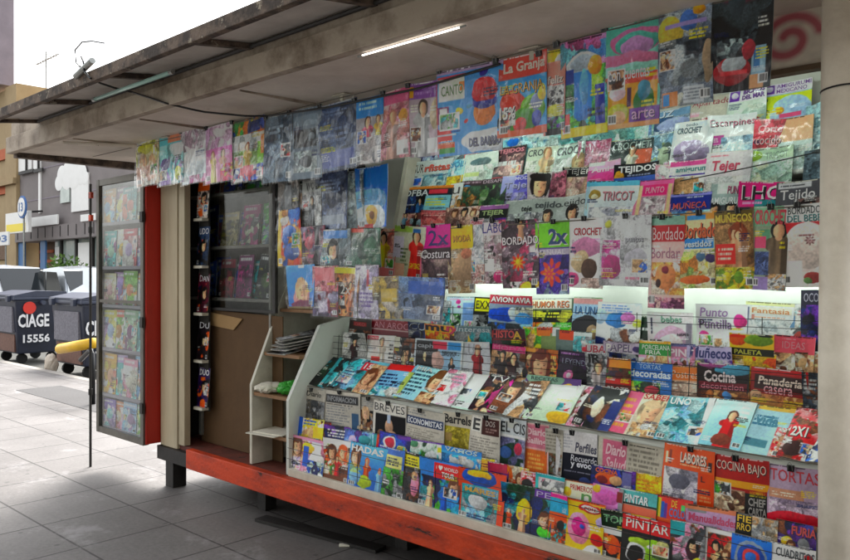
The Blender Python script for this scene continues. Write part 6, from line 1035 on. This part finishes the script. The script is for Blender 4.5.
for q, rr in (((-30.299, 5.094), .3), ((-30.019, 5.373), .36), ((-29.471, 5.510), .36), ((-28.848, 5.489), .34), ((-28.674, 5.692), .2), ((-28.329, 5.260), .4), ((-28.936, 5.167), .42), ((-29.561, 5.183), .4), ((-27.990, 5.086), .25)):
    bb.ell((q[0]+30, 11.93-12.3, q[1]), rr*1.25, .014, rr, 3)
bb.out('wall_emblem', 'white_sign', g)
for px in (0, 1):
    a = ((-34.476, 3.396), (-32.123, 3.306))[px]; b_ = ((-33.810, 2.135), (-31.620, 2.110))[px]
    bp_(g, (a[0], 0), (b_[0], 2.95), 11.93, 11.995, 'door_pillar', 'shop_blue')
bp_(g, (-33.810+.01, 0), (-32.123-.01, 2.95), 12.5, 12.6, 'shop_interior', 'shop_brown'); 
for z in (1.7, 2.1, 2.5): bp_(g, (-33.592, z), (-32.225, z+.12), 12.44, 12.49, 'shelf', 'facade_orange')
bp_(g, (-31.620+.01, 0), (-24, 2.95), 12.3, 12.4, 'shop_window', 'shop_glass')
for px in (0, 1, 2, 3): 
    xx = (-30.936, -29.537, -28.141, -27.152)[px]; bp_(g, (xx, 0), (xx+.14, 2.95), 12.2, 12.29, 'mullion', 'dark_steel')
bp_(g, (-31.423, .9), (-31.032, 2.7), 12.22, 12.29, 'poster', 'white_sign'); bp_(g, (-29.268, .5), (-28.225, 2.8), 12.22, 12.29, 'poster', 'white_sign')
for q0, q1 in (((20, 150), (33, 169)), ((35, 152), (42, 168))):
    a, b_ = PXQ(q0, 11.9), PXQ(q1, 11.9)
    for (u0, u1, w0, w1) in ((a[0]-.08, b_[0]+.08, a[1], a[1]+.1), (a[0]-.08, b_[0]+.08, b_[1]-.12, b_[1]), ((a[0]+b_[0])/2-.04, (a[0]+b_[0])/2+.04, b_[1], a[1])): bp_(g, (u0, w0), (u1, w1), 11.86, 11.925, 'window_trim', 'dark_steel')
for i in range(14): bp_(g, (L0+.3+i*.72, 3.05), (L0+.34+i*.72, 3.45), 11.78, 11.799, 'canopy_joint', 'dark_steel')
for z in (4.6, 5.8, 7.0): bp_(g, (L0+.05, z), (-24, z+.04), 11.985, 11.999, 'render_joint', 'facade_mauve')
h = bld('corner_building', -40, 'cream and orange corner building across the street with grey overhanging upper storeys')
bp_(h, (L0-.01, 0), (-35.747, 9.6), 11.85, 13.6, 'pilaster', 'facade_cream')
bp_(h, (-35.747-.01, 0), (-62, 9.6), 12, 13.6, 'wall', 'facade_cream')
bp_(h, (-35.716, 7.037), (-45.409, 6.584), 11.9, 11.99, 'orange_panel', 'facade_orange'); bp_(h, (-35.716, 5.667), (-45.409, 5.094), 11.9, 11.99, 'orange_panel', 'facade_orange')
bp_(h, (-35.716, 3.184), (-45.409, 2.268), 11.9, 11.99, 'shutter', 'shop_brown')
bp_(h, (L0+.05, (-33.834, 5.650)[1]), (-62, (-33.834, 5.405)[1]), 11.7, 11.84, 'ledge', 'facade_cream')
bp_(h, (-36.040, (-32.659, 9.796)[1]), (-62, 30), 11, 12.3, 'upper_storeys', 'facade_mauve')
bp_(h, (-36.040-.4, (-32.659, 9.796)[1]+.02), (-36.040-.3, 30), 10.95, 10.99, 'downpipe', 'facade_mauve')
# street signs before the shops
def sign(px, py, r_, kind):
    pass
s1 = empty('shop_sign', (-31.706, 11, 0), 'rectangular white and yellow sign hanging before the shops', 'sign')
a = (-32.987, 4.010); b_ = (-30.595, 3.208); sx = -31.706
B().box(a[0]-sx, b_[0]-sx, -.06, .06, b_[1], a[1], .01).out('board', 'white_sign', s1)
c_ = (-32.768, 3.565); B().box(a[0]-sx+.1, b_[0]-sx-.3, -.068, -.061, b_[1]+.06, c_[1]).out('yellow_panel', 'sign_yellow', s1)
B().tube([(-.1, .05, a[1]), (-.1, .9, a[1]+.1)], .04, 8).out('arm', 'dark_steel', s1)
s2 = empty('round_sign', (-30.354, 10.6, 0), 'round white sign with blue ring and number thirteen', 'sign')
cc = (-30.354, 4.102); 
B().tube([(0, .02, cc[1]), (0, .06, cc[1])], .42, 28).out('ring', 'sign_blue', s2); B().tube([(0, -.005, cc[1]), (0, .018, cc[1])], .34, 28).out('disc', 'white_sign', s2)
flat_text('13', -.2, .2, cc[1]-.17, cc[1]+.17, -.012, '2a5c98', s2, 'numerals', .03)
B().tube([(0, .1, 0), (0, .1, cc[1]+.3)], .035, 8).out('pole', 'aluminium', s2)
s3 = empty('square_sign', (-32.107, 10.6, 0), 'square white sign with blue figures at the left edge', 'sign')
a = (-33.209, 3.252); b_ = (-31.576, 2.736); sx = -32.107
B().box(a[0]-sx, b_[0]-sx, -.03, .03, b_[1], a[1], .01).out('board', 'white_sign', s3)
flat_text('03', a[0]-sx+.15, b_[0]-sx-.12, b_[1]+.12, a[1]-.12, -.036, '2a5c98', s3, 'numerals', .03)
B().tube([(0, .06, 0), (0, .06, a[1])], .03, 8).out('pole', 'aluminium', s3)
# shrub
def shrub(x, y, label):
    t = empty('shrub', (x, y, 0), label, 'shrub')
    rng = np.random.default_rng(5); n = 1500
    c = rng.normal(0, 1, (n, 3)); c /= np.linalg.norm(c, axis=1)[:, None]; rad = rng.random(n)**.45
    P0 = c*rad[:, None]*np.array([.85, .7, .8])*(.7+.5*np.sin(c[:, :1]*5+c[:, 2:]*4)) + np.array([0, 0, 1.45])
    a1 = rng.normal(0, 1, (n, 3)); a1 /= np.linalg.norm(a1, axis=1)[:, None]; a2 = np.cross(a1, rng.normal(0, 1, (n, 3))); a2 /= np.linalg.norm(a2, axis=1)[:, None]
    s = .1; V = np.stack([P0-a1*s, P0-a2*s*.5, P0+a1*s, P0+a2*s*.5], 1).reshape(-1, 3)
    link('foliage', grid_mesh('foliage', V, np.arange(n*4).reshape(-1, 4), None, False), t, 'leaf')
    B().tube([(0, 0, 0), (.05, 0, 1.3)], [.06, .03], 8).out('trunk', 'bark', t)
shrub(-26.251, 10.6, 'small leafy shrub on the far pavement before the shop window')
# pedestrian
def person(x, y, rz):
    t = empty('person', (x, y, 0), 'person in a pink red top walking on the far pavement', 'person', None, rz)
    me = bpy.data.meshes.new('body'); vs = [(0, 0, .95), (0, .01, 1.15), (0, 0, 1.38), (0, -.01, 1.5), (0, -.02, 1.62), (0, -.02, 1.72),
        (.18, 0, 1.4), (.23, -.03, 1.12), (.22, -.12, .9), (-.18, 0, 1.4), (-.23, .05, 1.12), (-.22, .02, .88), (.1, 0, .88), (.11, -.12, .48), (.1, -.1, .06), (.1, -.22, .03), (-.1, 0, .88), (-.1, .06, .48), (-.1, .2, .1), (-.1, .1, .03)]
    es = [(0, 1), (1, 2), (2, 3), (3, 4), (4, 5), (2, 6), (6, 7), (7, 8), (2, 9), (9, 10), (10, 11), (0, 12), (12, 13), (13, 14), (14, 15), (0, 16), (16, 17), (17, 18), (18, 19)]
    rs = [.15, .13, .15, .06, .1, .09, .06, .045, .035, .06, .045, .035, .09, .065, .045, .035, .09, .065, .045, .035]
    me.from_pydata(vs, es, []); o = link('body', me, t, mat('person_skin_and_clothes', 'b8485a', .8))
    md = o.modifiers.new('skin', 'SKIN'); sv = me.skin_vertices[0].data
    for i, r_ in enumerate(rs): sv[i].radius = (r_, r_)
    sv[0].use_root = True
    o.modifiers.new('subdivision', 'SUBSURF').levels = 2
    B().ell((0, .01, 1.7), .115, .12, .12, 3).out('hair', mat('dark_hair', '2a1c16', .7), t, True)
    B().ell((0, -.05, 1.65), .088, .09, .11, 3).out('face', mat('skin', 'c89a7c', .6), t, True)
    B().box(-.2, .2, -.1, .1, .5, .95, .05).out('trousers', mat('dark_cloth', '2c2c38', .9), t, True)
person(-23.008, 9.9, R(60))
# roof antenna
ax, az = (-37.007, 11.464)
t = empty('roof_antenna', (ax, 14, 9.5), 'thin television aerial on a mast above the far roofs', 'aerial')
B().tube([(0, 0, 0), (0, 0, az-9.5+.4)], .03, 6).out('mast', 'aluminium', t)
b = B(); b.tube([(-1.2, 0, az-9.5), (1.4, 0, az-9.5)], .03, 6)
for i in range(9): b.tube([(-1.1+i*.3, -.5, az-9.5), (-1.1+i*.3, .5, az-9.5)], .02, 6)
b.out('boom', 'aluminium', t)
# the building row on the camera's side of the pavement
mat('shade_canopy_cloth', '4a4644', .8, '38342f', 3, .5)
g2 = empty('near_building', (2, -4, 0), 'stone fronted building behind the pavement opposite the kiosk', 'building')
def np_(b, nm, m): o = b.out(nm, m); o.data.transform(Matrix.Translation((-2, 4, 0))); o.parent = g2; return o
np_(B().box(-6.3, 20, -12, -3.2, 0, 16), 'wall', 'facade_grey')
np_(B().prism([(-3.19, 3.5), (-1.4, 3.3), (-1.4, 3.35), (-3.19, 3.56)], 'x', -3.6, 16), 'added_shade_canopy', 'shade_canopy_cloth')  # unseen canopy, added to cut overhead light on pavement and kiosk front
np_(B().box(-6.5, 20, -3.19, -2.9, 15.2, 16.2), 'cornice', 'facade_cream')
for i in range(8):
    x = -5.6+i*3
    np_(B().box(x, x+2, -3.19, -3.12, .3, 2.7), 'shop_window', 'shop_glass')
    for z in (4.2, 7.4, 10.6): np_(B().box(x+.3, x+1.7, -3.19, -3.14, z, z+2), 'window', 'shop_glass')
